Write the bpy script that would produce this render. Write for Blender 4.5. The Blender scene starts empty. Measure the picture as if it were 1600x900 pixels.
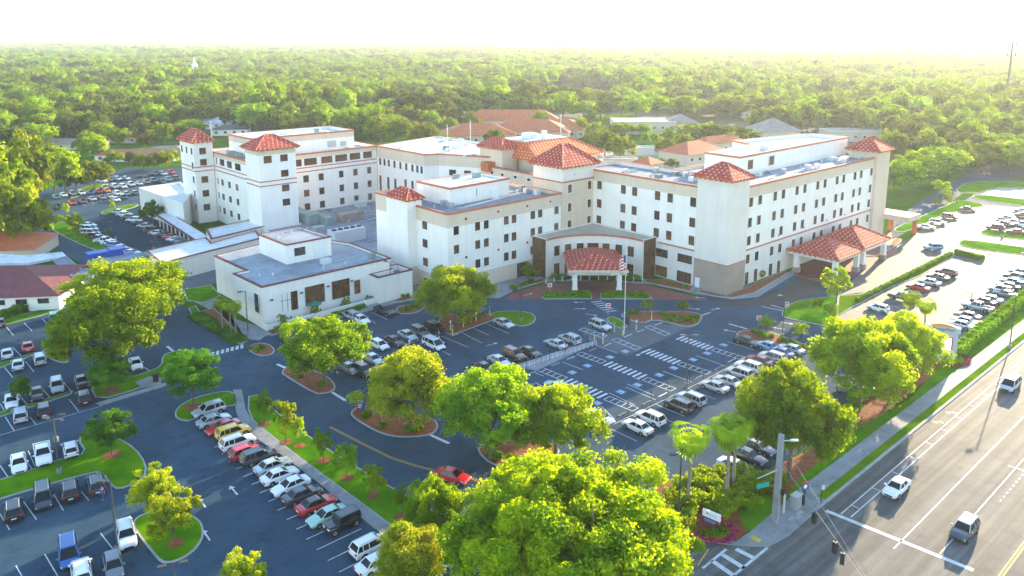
import bpy, math, random
import numpy as np
from mathutils import Vector, Matrix

# ------------------------------------------------------------------ camera, world, sun
S = bpy.context.scene
R = math.radians
FL, CX, CY, CAMH = 1215., 800., 300., 55.
PIT = math.atan((CY-62)/FL)
CP, SP = math.cos(PIT), math.sin(PIT)
cam = bpy.data.cameras.new('camera'); co = bpy.data.objects.new('camera', cam)
S.collection.objects.link(co); S.camera = co
cam.sensor_width = 36; cam.lens = 36*FL/1600; cam.shift_y = -150/1600
cam.clip_start = 1; cam.clip_end = 60000
co.location = (0, 0, CAMH); co.rotation_euler = (R(90)-PIT, 0, 0)

SUN_AZ, SUN_EL = R(53), R(13)          # direction to the sun (angle from +X), elevation
w = bpy.data.worlds.new('World'); S.world = w; w.use_nodes = True
nt = w.node_tree; bg = nt.nodes['Background']
sky = nt.nodes.new('ShaderNodeTexSky'); sky.sky_type = 'NISHITA'; sky.sun_disc = False
sky.sun_elevation = SUN_EL; sky.sun_rotation = R(90)-SUN_AZ
sky.air_density = 1.0; sky.dust_density = 0.3; sky.ozone_density = 1.6; sky.altitude = 50
nt.links.new(sky.outputs[0], bg.inputs[0]); bg.inputs[1].default_value = 0.15
sun = bpy.data.lights.new('sun', 'SUN'); sun.energy = 3.6; sun.angle = R(0.5); sun.color = (1.0, 0.80, 0.50)
so = bpy.data.objects.new('sun', sun); S.collection.objects.link(so)
sd = Vector((math.cos(SUN_AZ)*math.cos(SUN_EL), math.sin(SUN_AZ)*math.cos(SUN_EL), math.sin(SUN_EL)))
so.rotation_euler = sd.to_track_quat('Z', 'Y').to_euler(); so.location = (200, 260, 120)
S.view_settings.view_transform = 'Standard'; S.view_settings.look = 'None'
S.view_settings.gamma = 1; S.view_settings.use_curve_mapping = False
S.view_settings.exposure = 2.25
S.cycles.max_bounces = 6; S.cycles.diffuse_bounces = 3; S.cycles.transparent_max_bounces = 4
S.cycles.volume_bounces = 1
HAZE = 0.00012

# ------------------------------------------------------------------ photo pixel <-> place
def at(x, y, z=0.):
    u = (x-CX)/FL; v = (y-CY)/FL
    t = (z-CAMH)/(-SP-v*CP)
    return (t*u, t*(CP-v*SP), z)
def pix(X, Y, Z):
    z = Z-CAMH; d = Y*CP-z*SP
    return (CX+FL*X/d, CY-FL*(Y*SP+z*CP)/d)
def height(X, Y, ytop):
    lo, hi = 0., 90.
    for _ in range(40):
        m = (lo+hi)/2
        if pix(X, Y, m)[1] > ytop: lo = m
        else: hi = m
    return lo
GA = R(42); OX, OY, _ = at(1135, 460.5)
CA, SA = math.cos(GA), math.sin(GA)
def W(u, v): return (OX+u*CA-v*SA, OY+u*SA+v*CA)
def toL(X, Y):
    X -= OX; Y -= OY
    return (X*CA+Y*SA, -X*SA+Y*CA)
def onplane(x, y, axis, val):
    """photo pixel on the wall u=val or v=val -> (other coordinate, height)"""
    i = 0 if axis == 'u' else 1
    a, b = -10., 54.9
    f0 = toL(*at(x, y, a)[:2])[i]-val
    for _ in range(50):
        m = (a+b)/2
        q = toL(*at(x, y, m)[:2])
        if (q[i]-val)*f0 > 0: a = m
        else: b = m
    return q[1-i], m

# ------------------------------------------------------------------ materials
MATS = {}
def mat(name, col, rough=.7, noise=0., scale=1., metal=0., spec=.5, bump=0., bscale=20., col2=None, coord='Object', detail=4, emit=None, coat=0.):
    if name in MATS: return MATS[name]
    m = bpy.data.materials.new(name); m.use_nodes = True; n = m.node_tree; b = n.nodes['Principled BSDF']
    b.inputs['Roughness'].default_value = rough; b.inputs['Metallic'].default_value = metal
    b.inputs['Specular IOR Level'].default_value = spec
    b.inputs['Base Color'].default_value = (*col, 1)
    if coat: b.inputs['Coat Weight'].default_value = coat; b.inputs['Coat Roughness'].default_value = .08
    tc = n.nodes.new('ShaderNodeTexCoord')
    if noise or col2:
        t = n.nodes.new('ShaderNodeTexNoise'); t.inputs['Scale'].default_value = scale; t.inputs['Detail'].default_value = detail
        t.inputs['Roughness'].default_value = .62
        r = n.nodes.new('ShaderNodeValToRGB')
        c2 = col2 if col2 else tuple(min(1, c*(1+noise)) for c in col)
        c1 = col if col2 else tuple(c*(1-noise) for c in col)
        r.color_ramp.elements[0].color = (*c1, 1); r.color_ramp.elements[1].color = (*c2, 1)
        r.color_ramp.elements[0].position = .36; r.color_ramp.elements[1].position = .64
        n.links.new(tc.outputs[coord], t.inputs['Vector']); n.links.new(t.outputs['Fac'], r.inputs[0])
        n.links.new(r.outputs[0], b.inputs['Base Color'])
    if bump:
        t2 = n.nodes.new('ShaderNodeTexNoise'); t2.inputs['Scale'].default_value = bscale
        bp = n.nodes.new('ShaderNodeBump'); bp.inputs['Strength'].default_value = bump; bp.inputs['Distance'].default_value = .08
        n.links.new(tc.outputs[coord], t2.inputs['Vector']); n.links.new(t2.outputs['Fac'], bp.inputs['Height'])
        n.links.new(bp.outputs[0], b.inputs['Normal'])
    if emit:
        b.inputs['Emission Color'].default_value = (*emit[0], 1); b.inputs['Emission Strength'].default_value = emit[1]
    MATS[name] = m
    return m

def leafmat(name, c1, c2, trans, scale=.35, tw=.45, vr=(.8, 1.25)):
    m = bpy.data.materials.new(name); m.use_nodes = True; n = m.node_tree
    for x in list(n.nodes): n.nodes.remove(x)
    out = n.nodes.new('ShaderNodeOutputMaterial')
    tc = n.nodes.new('ShaderNodeTexCoord'); t = n.nodes.new('ShaderNodeTexNoise'); t.inputs['Scale'].default_value = scale; t.inputs['Detail'].default_value = 6
    r = n.nodes.new('ShaderNodeValToRGB'); r.color_ramp.elements[0].color = (*c1, 1); r.color_ramp.elements[1].color = (*c2, 1)
    r.color_ramp.elements[0].position = .35; r.color_ramp.elements[1].position = .65
    oi = n.nodes.new('ShaderNodeObjectInfo'); hs = n.nodes.new('ShaderNodeHueSaturation')
    mp = n.nodes.new('ShaderNodeMapRange'); mp.inputs['To Min'].default_value = vr[0]; mp.inputs['To Max'].default_value = vr[1]
    mh = n.nodes.new('ShaderNodeMapRange'); mh.inputs['To Min'].default_value = .497; mh.inputs['To Max'].default_value = .512
    n.links.new(oi.outputs['Random'], mp.inputs['Value']); n.links.new(mp.outputs[0], hs.inputs['Value'])
    n.links.new(oi.outputs['Random'], mh.inputs['Value']); n.links.new(mh.outputs[0], hs.inputs['Hue'])
    n.links.new(tc.outputs['Object'], t.inputs['Vector']); n.links.new(t.outputs['Fac'], r.inputs[0])
    n.links.new(r.outputs[0], hs.inputs['Color'])
    d = n.nodes.new('ShaderNodeBsdfDiffuse'); tr = n.nodes.new('ShaderNodeBsdfTranslucent'); mx = n.nodes.new('ShaderNodeMixShader')
    mc = n.nodes.new('ShaderNodeMix'); mc.data_type = 'RGBA'; mc.blend_type = 'MULTIPLY'; mc.inputs[0].default_value = 1
    n.links.new(hs.outputs[0], mc.inputs['A']); mc.inputs['B'].default_value = (*trans, 1)
    n.links.new(hs.outputs[0], d.inputs[0]); n.links.new(mc.outputs['Result'], tr.inputs[0])
    mx.inputs[0].default_value = tw; n.links.new(d.outputs[0], mx.inputs[1]); n.links.new(tr.outputs[0], mx.inputs[2])
    gl = n.nodes.new('ShaderNodeBsdfGlossy'); gl.inputs['Roughness'].default_value = .45; gl.inputs[0].default_value = (.8, .85, .6, 1)
    m2 = n.nodes.new('ShaderNodeMixShader'); m2.inputs[0].default_value = .012
    n.links.new(mx.outputs[0], m2.inputs[1]); n.links.new(gl.outputs[0], m2.inputs[2])
    n.links.new(m2.outputs[0], out.inputs[0])
    MATS[name] = m
    return m

def tilemat(name, c1, c2, light, amount):
    """roof tiles: UV in metres, rows of barrel tiles, scattered pale tiles"""
    m = bpy.data.materials.new(name); m.use_nodes = True; n = m.node_tree; b = n.nodes['Principled BSDF']
    uv = n.nodes.new('ShaderNodeUVMap'); uv.uv_map = 'UVMap'
    def brick(w_, h_, off):
        t = n.nodes.new('ShaderNodeTexBrick'); t.inputs['Scale'].default_value = 1; t.inputs['Brick Width'].default_value = w_
        t.inputs['Row Height'].default_value = h_; t.inputs['Mortar Size'].default_value = 0.0; t.offset = off
        n.links.new(uv.outputs[0], t.inputs['Vector']); return t
    t = brick(.42, .45, .5)
    t.inputs['Color1'].default_value = (0, 0, 0, 1); t.inputs['Color2'].default_value = (1, 1, 1, 1)
    def M(op, a, b_=None, c=None):
        q = n.nodes.new('ShaderNodeMath'); q.operation = op
        for i, v in enumerate((a, b_, c)):
            if v is None: continue
            if isinstance(v, (int, float)): q.inputs[i].default_value = v
            else: n.links.new(v, q.inputs[i])
        return q.outputs[0]
    sp = n.nodes.new('ShaderNodeSeparateXYZ'); n.links.new(uv.outputs[0], sp.inputs[0])
    row_ = M('FLOOR', M('DIVIDE', sp.outputs[1], .45)); fx = M('FRACT', M('ADD', M('DIVIDE', sp.outputs[0], 1.25), M('MULTIPLY', row_, .38)))
    odd = M('LESS_THAN', M('FRACT', M('MULTIPLY', row_, .5)), .25)
    dot = M('MULTIPLY', M('MULTIPLY', M('LESS_THAN', fx, .27), odd), M('LESS_THAN', t.outputs['Color'], .86))
    r0 = n.nodes.new('ShaderNodeMix'); r0.data_type = 'RGBA'; n.links.new(t.outputs['Color'], r0.inputs[0]); r0.inputs['A'].default_value = (*c1, 1); r0.inputs['B'].default_value = (*c2, 1)
    r = n.nodes.new('ShaderNodeMix'); r.data_type = 'RGBA'; n.links.new(dot, r.inputs[0]); n.links.new(r0.outputs['Result'], r.inputs['A']); r.inputs['B'].default_value = (*light, 1)
    wv = n.nodes.new('ShaderNodeTexWave'); wv.wave_type = 'BANDS'; wv.bands_direction = 'X'; wv.inputs['Scale'].default_value = .75
    wv2 = n.nodes.new('ShaderNodeTexWave'); wv2.wave_type = 'BANDS'; wv2.bands_direction = 'Y'; wv2.wave_profile = 'SAW'; wv2.inputs['Scale'].default_value = .62
    n.links.new(uv.outputs[0], wv.inputs['Vector']); n.links.new(uv.outputs[0], wv2.inputs['Vector'])
    ad = n.nodes.new('ShaderNodeMath'); n.links.new(wv.outputs['Fac'], ad.inputs[0]); n.links.new(wv2.outputs['Fac'], ad.inputs[1])
    bp = n.nodes.new('ShaderNodeBump'); bp.inputs['Strength'].default_value = .9; bp.inputs['Distance'].default_value = .12
    n.links.new(ad.outputs[0], bp.inputs['Height']); n.links.new(bp.outputs[0], b.inputs['Normal'])
    n.links.new(r.outputs['Result'], b.inputs['Base Color']); b.inputs['Roughness'].default_value = .85; b.inputs['Specular IOR Level'].default_value = .2
    MATS[name] = m
    return m

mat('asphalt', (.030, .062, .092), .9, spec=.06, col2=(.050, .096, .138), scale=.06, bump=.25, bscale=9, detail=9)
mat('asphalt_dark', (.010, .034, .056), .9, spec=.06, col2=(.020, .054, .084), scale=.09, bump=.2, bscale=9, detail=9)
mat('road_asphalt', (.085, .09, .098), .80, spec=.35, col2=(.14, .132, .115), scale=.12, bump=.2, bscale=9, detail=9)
mat('asphalt_new', (.03, .026, .026), .65, noise=.2, scale=.2)
mat('concrete', (.24, .25, .26), .8, noise=.12, scale=.5, bump=.2, detail=8)
mat('asphalt_sunlit', (.11, .105, .095), .75, noise=.22, scale=.12, detail=9, spec=.3)  # asphalt of the sunny lot: full sunlight put into a paler, warmer colour
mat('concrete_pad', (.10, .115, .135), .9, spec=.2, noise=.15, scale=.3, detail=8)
mat('kerb', (.32, .33, .34), .8, noise=.15, scale=.7)
mat('brick_paving', (.20, .06, .05), .8, noise=.2, scale=1.2, detail=8)
mat('grass', (.045, .16, .002), .95, col2=(.12, .27, .004), scale=.25, bump=.9, bscale=14, spec=.0, detail=9)
mat('grass_dry', (.07, .17, .003), .95, col2=(.14, .24, .005), scale=.2, bump=.9, bscale=14, spec=.0, detail=9)
mat('forest_floor', (.02, .045, .012), .95, col2=(.045, .085, .018), scale=.01, detail=9)
mat('rough_grass', (.025, .08, .006), .95, col2=(.06, .15, .008), scale=.08, bump=.9, bscale=8, spec=.0, detail=9)
mat('mulch', (.17, .045, .010), .95, col2=(.30, .09, .02), scale=1.2, bump=.9, bscale=9, detail=9)
mat('white_line', (.55, .57, .59), .7, noise=.14, scale=1.5, detail=9)
mat('yellow_line', (.62, .38, .05), .7, noise=.15, scale=1.5)
mat('blue_paint', (.14, .30, .46), .7, noise=.25, scale=2.5)
mat('white_wall', (.87, .80, .72), .85, noise=.03, scale=.15, spec=.2)
mat('tan_wall', (.68, .54, .41), .85, noise=.03, scale=.15, spec=.2)
mat('grey_wall', (.76, .68, .60), .85, noise=.03, scale=.15, spec=.2)
mat('base_wall', (.38, .28, .22), .85, noise=.05, scale=.3, spec=.2)
mat('terracotta', (.44, .13, .07), .7, noise=.12, scale=1)
mat('terracotta_orange', (.50, .12, .035), .7, noise=.12, scale=.4)
mat('maroon', (.16, .035, .04), .75, noise=.2, scale=.6, bump=.4, bscale=8)
mat('roof_white', (.62, .64, .66), .7, noise=.1, scale=.12, detail=9)
mat('roof_blue', (.24, .28, .32), .75, noise=.2, scale=.12, detail=9)
mat('roof_grey', (.20, .23, .27), .8, noise=.2, scale=.15, detail=9)
mat('roof_tan', (.42, .38, .31), .8, noise=.15, scale=.15, detail=9)
mat('glass_brown', (.07, .032, .012), .12, noise=.45, scale=.9, spec=.35)
mat('glass_dark', (.03, .03, .028), .08, noise=.4, scale=.8, spec=.8)
mat('frame_white', (.75, .76, .76), .6)
mat('frame_dark', (.05, .045, .04), .5)
mat('metal_grey', (.45, .47, .48), .45, metal=.6)
mat('metal_light', (.6, .62, .62), .5, metal=.3)
mat('machine_green', (.20, .26, .25), .6, noise=.2, scale=.5)
mat('machine_brown', (.28, .22, .18), .7, noise=.2, scale=.6)
mat('black', (.015, .015, .017), .5)
mat('pole_dark', (.05, .055, .06), .5)
mat('bark', (.13, .10, .07), .9, noise=.3, scale=3)
mat('bark_palm', (.26, .22, .18), .9, noise=.25, scale=4)
mat('bollard_yellow', (.7, .55, .15), .6)
mat('orange', (.80, .28, .03), .6)
mat('sign_white', (.8, .8, .8), .5)
mat('sign_purple', (.07, .03, .2), .5)
mat('sign_red', (.55, .03, .03), .5)
mat('sign_green', (.0, .32, .22), .5)
mat('sign_grey', (.42, .46, .50), .6)
mat('sign_navy', (.04, .06, .18), .5)
mat('screen', (.85, .8, .8), .5, emit=((1, .93, .93), .7))
mat('umbrella_green', (.02, .16, .10), .7)
mat('dumpster_blue', (.01, .09, .42), .5, noise=.1, scale=1)
mat('tyre', (.015, .015, .016), .8)
mat('rim', (.45, .46, .48), .3, metal=.8)
mat('car_glass', (.010, .015, .018), .08, spec=.35)
mat('headlight', (.7, .72, .75), .15)
mat('taillight', (.4, .01, .01), .25)
mat('skin', (.45, .26, .18), .6); mat('cloth_blue', (.03, .07, .3), .8); mat('cloth_dark', (.02, .02, .03), .8); mat('cloth_pale', (.5, .5, .55), .8); mat('hair', (.03, .015, .01), .7)
mat('flower_pink', (.42, .02, .14), .8, col2=(.65, .12, .25), scale=3)
mat('wood_fence', (.03, .16, .16), .8, noise=.15, scale=1)
PAINT = dict(white=(.78, .79, .80), silver=(.46, .50, .53), grey=(.18, .20, .22), dark_grey=(.05, .06, .075), black=(.012, .013, .016),
             red=(.55, .01, .02), yellow=(.9, .50, .0), blue=(.02, .10, .33), pale_blue=(.16, .33, .50), mint=(.30, .52, .42),
             maroon=(.16, .012, .02), brown=(.17, .07, .04), orange=(.75, .25, .01), tan=(.42, .32, .2), teal=(.05, .22, .26))
for k, c in PAINT.items():
    mat('paint_'+k, c, .28, metal=.25 if k in ('silver', 'grey', 'dark_grey', 'pale_blue', 'brown') else 0., coat=.8)
tilemat('tiles', (.38, .045, .03), (.48, .075, .048), (.72, .42, .36), .17)
tilemat('tiles_orange', (.52, .10, .03), (.62, .15, .05), (.85, .55, .38), .17)
leafmat('leaf_bright', (.12, .22, .002), (.35, .42, .003), (2.1, 1.8, .4), tw=.55)
leafmat('leaf_mid', (.08, .18, .003), (.26, .36, .004), (2.2, 1.9, .4), tw=.52)
leafmat('leaf_dark', (.03, .12, .008), (.11, .24, .010), (2.2, 1.9, .5), tw=.42)
leafmat('leaf_gold', (.18, .28, .004), (.50, .50, .03), (1.7, 1.6, .4), tw=.52)
leafmat('leaf_forest', (.026, .058, .004), (.17, .20, .008), (2.0, 1.8, .7), tw=.4, scale=.2, vr=(.55, 1.35))
leafmat('leaf_palm', (.14, .24, .004), (.36, .42, .008), (2.0, 1.9, .6))
leafmat('leaf_hedge', (.05, .16, .002), (.20, .34, .004), (2.0, 1.9, .6), scale=1.2)
leafmat('leaf_flower', (.30, .01, .10), (.60, .08, .22), (1.2, 1, 1), scale=2)

def link_mul(m, build):
    n = m.node_tree; b = n.nodes['Principled BSDF']; src = b.inputs['Base Color'].links[0].from_socket
    mx = n.nodes.new('ShaderNodeMix'); mx.data_type = 'RGBA'; mx.blend_type = 'MULTIPLY'; mx.inputs[0].default_value = 1
    n.links.new(src, mx.inputs['A']); n.links.new(build(n), mx.inputs['B']); n.links.new(mx.outputs['Result'], b.inputs['Base Color'])
def ramp(n, src, p0, c0, p1, c1):
    r = n.nodes.new('ShaderNodeValToRGB'); e = r.color_ramp.elements; e[0].position = p0; e[0].color = (c0, c0, c0, 1); e[1].position = p1; e[1].color = (c1, c1, c1, 1)
    n.links.new(src, r.inputs[0]); return r.outputs[0]
def joints(n):
    tc = n.nodes.new('ShaderNodeTexCoord'); sp = n.nodes.new('ShaderNodeSeparateXYZ'); n.links.new(tc.outputs['Object'], sp.inputs[0])
    ad = n.nodes.new('ShaderNodeMath'); n.links.new(sp.outputs[0], ad.inputs[0]); n.links.new(sp.outputs[1], ad.inputs[1])
    cb = n.nodes.new('ShaderNodeCombineXYZ'); n.links.new(ad.outputs[0], cb.inputs[0]); n.links.new(sp.outputs[2], cb.inputs[1])
    t = n.nodes.new('ShaderNodeTexBrick'); t.offset = 0; t.inputs['Scale'].default_value = 1; t.inputs['Brick Width'].default_value = 5.3; t.inputs['Row Height'].default_value = 4.32; t.inputs['Mortar Size'].default_value = .035; t.inputs['Mortar Smooth'].default_value = .6
    t.inputs['Color1'].default_value = (1, 1, 1, 1); t.inputs['Color2'].default_value = (.97, .97, .97, 1); t.inputs['Mortar'].default_value = (.88, .88, .88, 1); n.links.new(cb.outputs[0], t.inputs['Vector'])
    return t.outputs['Color']
def streaks(n):
    tc = n.nodes.new('ShaderNodeTexCoord'); mp = n.nodes.new('ShaderNodeMapping'); mp.inputs['Scale'].default_value = (1.1, 1.1, .09); n.links.new(tc.outputs['Object'], mp.inputs[0])
    t = n.nodes.new('ShaderNodeTexNoise'); t.inputs['Scale'].default_value = 1; t.inputs['Detail'].default_value = 5; n.links.new(mp.outputs[0], t.inputs['Vector']); return ramp(n, t.outputs['Fac'], .40, .955, .58, 1.0)
def cracks(n):
    tc = n.nodes.new('ShaderNodeTexCoord'); t0 = n.nodes.new('ShaderNodeTexNoise'); t0.inputs['Scale'].default_value = .3; n.links.new(tc.outputs['Object'], t0.inputs['Vector'])
    ad = n.nodes.new('ShaderNodeVectorMath'); ad.operation = 'MULTIPLY_ADD'; ad.inputs[1].default_value = (3, 3, 0); n.links.new(t0.outputs['Color'], ad.inputs[0]); n.links.new(tc.outputs['Object'], ad.inputs[2])
    v = n.nodes.new('ShaderNodeTexVoronoi'); v.feature = 'DISTANCE_TO_EDGE'; v.inputs['Scale'].default_value = .075; n.links.new(ad.outputs[0], v.inputs['Vector']); return ramp(n, v.outputs['Distance'], .0012, .80, .005, 1.0)
def blotch(n):
    tc = n.nodes.new('ShaderNodeTexCoord'); t = n.nodes.new('ShaderNodeTexNoise'); t.inputs['Scale'].default_value = .45; t.inputs['Detail'].default_value = 8; t.inputs['Roughness'].default_value = .7; n.links.new(tc.outputs['Object'], t.inputs['Vector']); return ramp(n, t.outputs['Fac'], .33, .70, .50, 1.0)
for k in ('white_wall', 'tan_wall', 'grey_wall', 'base_wall'): link_mul(MATS[k], joints); link_mul(MATS[k], streaks)
for k in ('asphalt', 'asphalt_dark', 'road_asphalt'): link_mul(MATS[k], cracks); link_mul(MATS[k], blotch)
def tracks(n):
    tc = n.nodes.new('ShaderNodeTexCoord'); mp = n.nodes.new('ShaderNodeMapping'); mp.vector_type = 'TEXTURE'; mp.inputs['Rotation'].default_value = (0, 0, R(40.9)); mp.inputs['Scale'].default_value = (60, 1.1, 1); n.links.new(tc.outputs['Object'], mp.inputs[0])
    t = n.nodes.new('ShaderNodeTexNoise'); t.inputs['Scale'].default_value = 1; t.inputs['Detail'].default_value = 3; n.links.new(mp.outputs[0], t.inputs['Vector']); return ramp(n, t.outputs['Fac'], .36, .66, .62, 1.3)
link_mul(MATS['road_asphalt'], tracks)
for k in ('roof_white', 'roof_blue', 'roof_grey', 'concrete'): link_mul(MATS[k], blotch)
for k in ('white_line',): link_mul(MATS[k], blotch)
def glassvar(n):
    oi = n.nodes.new('ShaderNodeObjectInfo'); return ramp(n, oi.outputs['Random'], 0., .45, 1., 2.2)
link_mul(MATS['glass_brown'], glassvar)
# ------------------------------------------------------------------ mesh + object helpers
C = S.collection
class MB:
    def __init__(s): s.v = []; s.f = []; s.m = []; s.uv = []
    def face(s, pts, m=0, uv=None):
        i = len(s.v); s.v += [tuple(p) for p in pts]; s.f.append(tuple(range(i, i+len(pts)))); s.m.append(m); s.uv.append(uv)
    def prism(s, poly, z0, z1, m=0, top=True, bottom=False, mt=None):
        n = len(poly)
        for i in range(n):
            a, b = poly[i], poly[(i+1) % n]
            s.face([(a[0], a[1], z0), (b[0], b[1], z0), (b[0], b[1], z1), (a[0], a[1], z1)], m)
        if top: s.face([(p[0], p[1], z1) for p in poly], m if mt is None else mt)
        if bottom: s.face([(p[0], p[1], z0) for p in reversed(poly)], m)
    def box(s, x0, x1, y0, y1, z0, z1, m=0, mt=None):
        s.prism([(x0, y0), (x1, y0), (x1, y1), (x0, y1)], z0, z1, m, bottom=True, mt=mt)
    def obox(s, c, d, L, Wd, z0, z1, m=0):
        ca, sa = math.cos(d), math.sin(d)
        P = [(c[0]+x*ca-y*sa, c[1]+x*sa+y*ca) for x, y in ((-L/2, -Wd/2), (L/2, -Wd/2), (L/2, Wd/2), (-L/2, Wd/2))]
        s.prism(P, z0, z1, m, bottom=True)
    def ring(s, outer, inner, z0, z1, m=0):
        n = len(outer)
        for i in range(n):
            j = (i+1) % n; a, b, c, d = outer[i], outer[j], inner[j], inner[i]
            s.face([(*a, z0), (*b, z0), (*b, z1), (*a, z1)], m)
            s.face([(*d, z0), (*d, z1), (*c, z1), (*c, z0)], m)
            s.face([(*a, z1), (*b, z1), (*c, z1), (*d, z1)], m)
            s.face([(*a, z0), (*d, z0), (*c, z0), (*b, z0)], m)
    def tube(s, pts, r, n=8, m=0, cap=True):
        rings = []
        for i, p in enumerate(pts):
            p = Vector(p); rr = r[i] if isinstance(r, (list, tuple)) else r
            d = (Vector(pts[min(i+1, len(pts)-1)])-Vector(pts[max(i-1, 0)])).normalized()
            a = d.cross(Vector((0, 0, 1)))
            if a.length < .05: a = d.cross(Vector((1, 0, 0)))
            a.normalize(); b = d.cross(a)
            rings.append([p+a*math.cos(t)*rr+b*math.sin(t)*rr for t in [2*math.pi*k/n for k in range(n)]])
        for i in range(len(rings)-1):
            for k in range(n):
                s.face([rings[i][k], rings[i+1][k], rings[i+1][(k+1) % n], rings[i][(k+1) % n]], m)
        if cap: s.face(rings[0], m); s.face(rings[-1][::-1], m)
    def mesh(s, name, mats, smooth=False):
        me = bpy.data.meshes.new(name)
        me.from_pydata(s.v, [], s.f)
        for x in mats: me.materials.append(MATS[x] if isinstance(x, str) else x)
        me.polygons.foreach_set('material_index', s.m)
        if any(u for u in s.uv):
            l = me.uv_layers.new(name='UVMap'); k = 0
            for f, u in zip(s.f, s.uv):
                for j in range(len(f)):
                    if u: l.data[k].uv = u[j]
                    k += 1
        if smooth:
            me.polygons.foreach_set('use_smooth', [True]*len(s.f))
        me.update()
        return me
    def build(s, name, mats, parent=None, smooth=False, merge=False):
        if isinstance(mats, str): mats = [mats]
        me = s.mesh(name, mats, smooth)
        if merge:
            import bmesh
            bm = bmesh.new(); bm.from_mesh(me); bmesh.ops.remove_doubles(bm, verts=bm.verts, dist=.001); bm.to_mesh(me); bm.free()
        o = bpy.data.objects.new(name, me); C.objects.link(o); o.parent = parent
        return o
def tag(o, label=None, cat=None, group=None, kind=None):
    if label and not 4 <= len(label.split()) <= 16: print('LABEL', len(label.split()), label)
    if label: o['label'] = label
    if cat: o['category'] = cat
    if group: o['group'] = group
    if kind: o['kind'] = kind
    return o
def thing(name, label, cat, loc, rz=0, group=None, scale=None):
    o = bpy.data.objects.new(name, None); C.objects.link(o); o.location = (loc[0], loc[1], loc[2] if len(loc) > 2 else 0)
    o.rotation_euler = (0, 0, rz); o.empty_display_size = .5
    if scale is not None: o.scale = scale if isinstance(scale, tuple) else (scale,)*3
    return tag(o, label, cat, group)
KIDS = {}
def dup(root, label, loc, rz=0, group=None, scale=None):
    r = root.copy(); C.objects.link(r); r.location = (loc[0], loc[1], loc[2] if len(loc) > 2 else 0); r.rotation_euler = (0, 0, rz)
    if scale is not None: r.scale = scale if isinstance(scale, tuple) else (scale,)*3
    if not 4 <= len(label.split()) <= 16: print('LABEL', len(label.split()), label)
    r['label'] = label
    if group: r['group'] = group
    if root not in KIDS:
        KIDS[root] = [(c, [g for g in bpy.data.objects if g.parent == c]) for c in bpy.data.objects if c.parent == root]
    out = []
    for c, gs in KIDS[root]:
        c2 = c.copy(); C.objects.link(c2); c2.parent = r; out.append(c2)
        for g in gs:
            g2 = g.copy(); C.objects.link(g2); g2.parent = c2; out.append(g2)
    return r, out
def offset(poly, d):
    n = len(poly); out = []
    ar = sum(poly[i][0]*poly[(i+1) % n][1]-poly[(i+1) % n][0]*poly[i][1] for i in range(n))
    sg = 1 if ar > 0 else -1
    for i in range(n):
        p0, p1, p2 = Vector(poly[i-1]), Vector(poly[i]), Vector(poly[(i+1) % n])
        a = (p1-p0).normalized(); b = (p2-p1).normalized()
        na = Vector((a.y, -a.x))*sg; nb = Vector((b.y, -b.x))*sg
        k = 1+na.dot(nb); mv = (na+nb)/max(k, .35)
        out.append(tuple(p1+mv*d))
    return out
def chaikin(P, k=2):
    for _ in range(k):
        Q = []
        for i in range(len(P)):
            a, b = P[i], P[(i+1) % len(P)]
            Q += [(a[0]*.75+b[0]*.25, a[1]*.75+b[1]*.25), (a[0]*.25+b[0]*.75, a[1]*.25+b[1]*.75)]
        P = Q
    return P
def ccw(P):
    ar = sum(P[i][0]*P[(i+1) % len(P)][1]-P[(i+1) % len(P)][0]*P[i][1] for i in range(len(P)))
    return P if ar > 0 else P[::-1]
def pxpoly(P): return ccw([at(x, y)[:2] for x, y in P])

# ------------------------------------------------------------------ the ground
def sheet(name, P, z, m, smooth=0):
    if smooth: P = chaikin(P, smooth)
    b = MB(); b.face([(x, y, z) for x, y in P]); o = b.build(name, m); tag(o, kind='structure'); return o
b = MB(); GR = 9500
b.face([(-GR, -400, -.06), (GR, -400, -.06), (GR, 9400, -.06), (-GR, 9400, -.06)]); tag(b.build('ground', 'forest_floor'), kind='structure')
tag(sheet('site_grass', [(-260, 20), (170, 20), (420, 380), (120, 470), (-330, 470), (-420, 240)], -.04, 'rough_grass'))
# asphalt of the whole site: drives and parking lots
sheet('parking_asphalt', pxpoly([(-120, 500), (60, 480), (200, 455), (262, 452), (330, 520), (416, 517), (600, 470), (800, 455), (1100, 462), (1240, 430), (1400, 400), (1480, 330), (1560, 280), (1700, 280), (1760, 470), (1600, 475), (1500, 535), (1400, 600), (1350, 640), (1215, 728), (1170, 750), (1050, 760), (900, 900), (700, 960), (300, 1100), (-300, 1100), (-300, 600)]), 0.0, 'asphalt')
# state road and crossing street (straight in plan)
K0, K1 = Vector(at(1275, 800)[:2]), Vector(at(1600, 535)[:2]); RD = (K1-K0).normalized(); RN = Vector((RD.y, -RD.x))
def rp(s, t): q = K0+RD*s+RN*t; return (q.x, q.y)
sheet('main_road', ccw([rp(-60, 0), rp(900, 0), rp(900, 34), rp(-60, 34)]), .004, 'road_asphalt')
sheet('side_street', ccw([at(1040, 838)[:2], at(1147, 853)[:2], at(1200, 855)[:2], at(1250, 822)[:2], at(1285, 797)[:2], rp(-14, 30), rp(-40, 30), at(700, 1200)[:2], at(760, 900)[:2]]), .008, 'road_asphalt')
sheet('back_street', pxpoly([(1388, 352), (1440, 312), (1470, 296), (1530, 262), (1600, 250), (1700, 262), (1560, 280), (1500, 305), (1470, 330), (1400, 372), (1385, 372)]), .006, 'asphalt')
sheet('sun_lot', pxpoly([(1382, 398), (1500, 318), (1560, 322), (1760, 345), (1760, 470), (1600, 470), (1500, 530), (1440, 560), (1340, 520), (1303, 497), (1388, 451), (1300, 463)]), .004, 'asphalt_sunlit')
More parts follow.
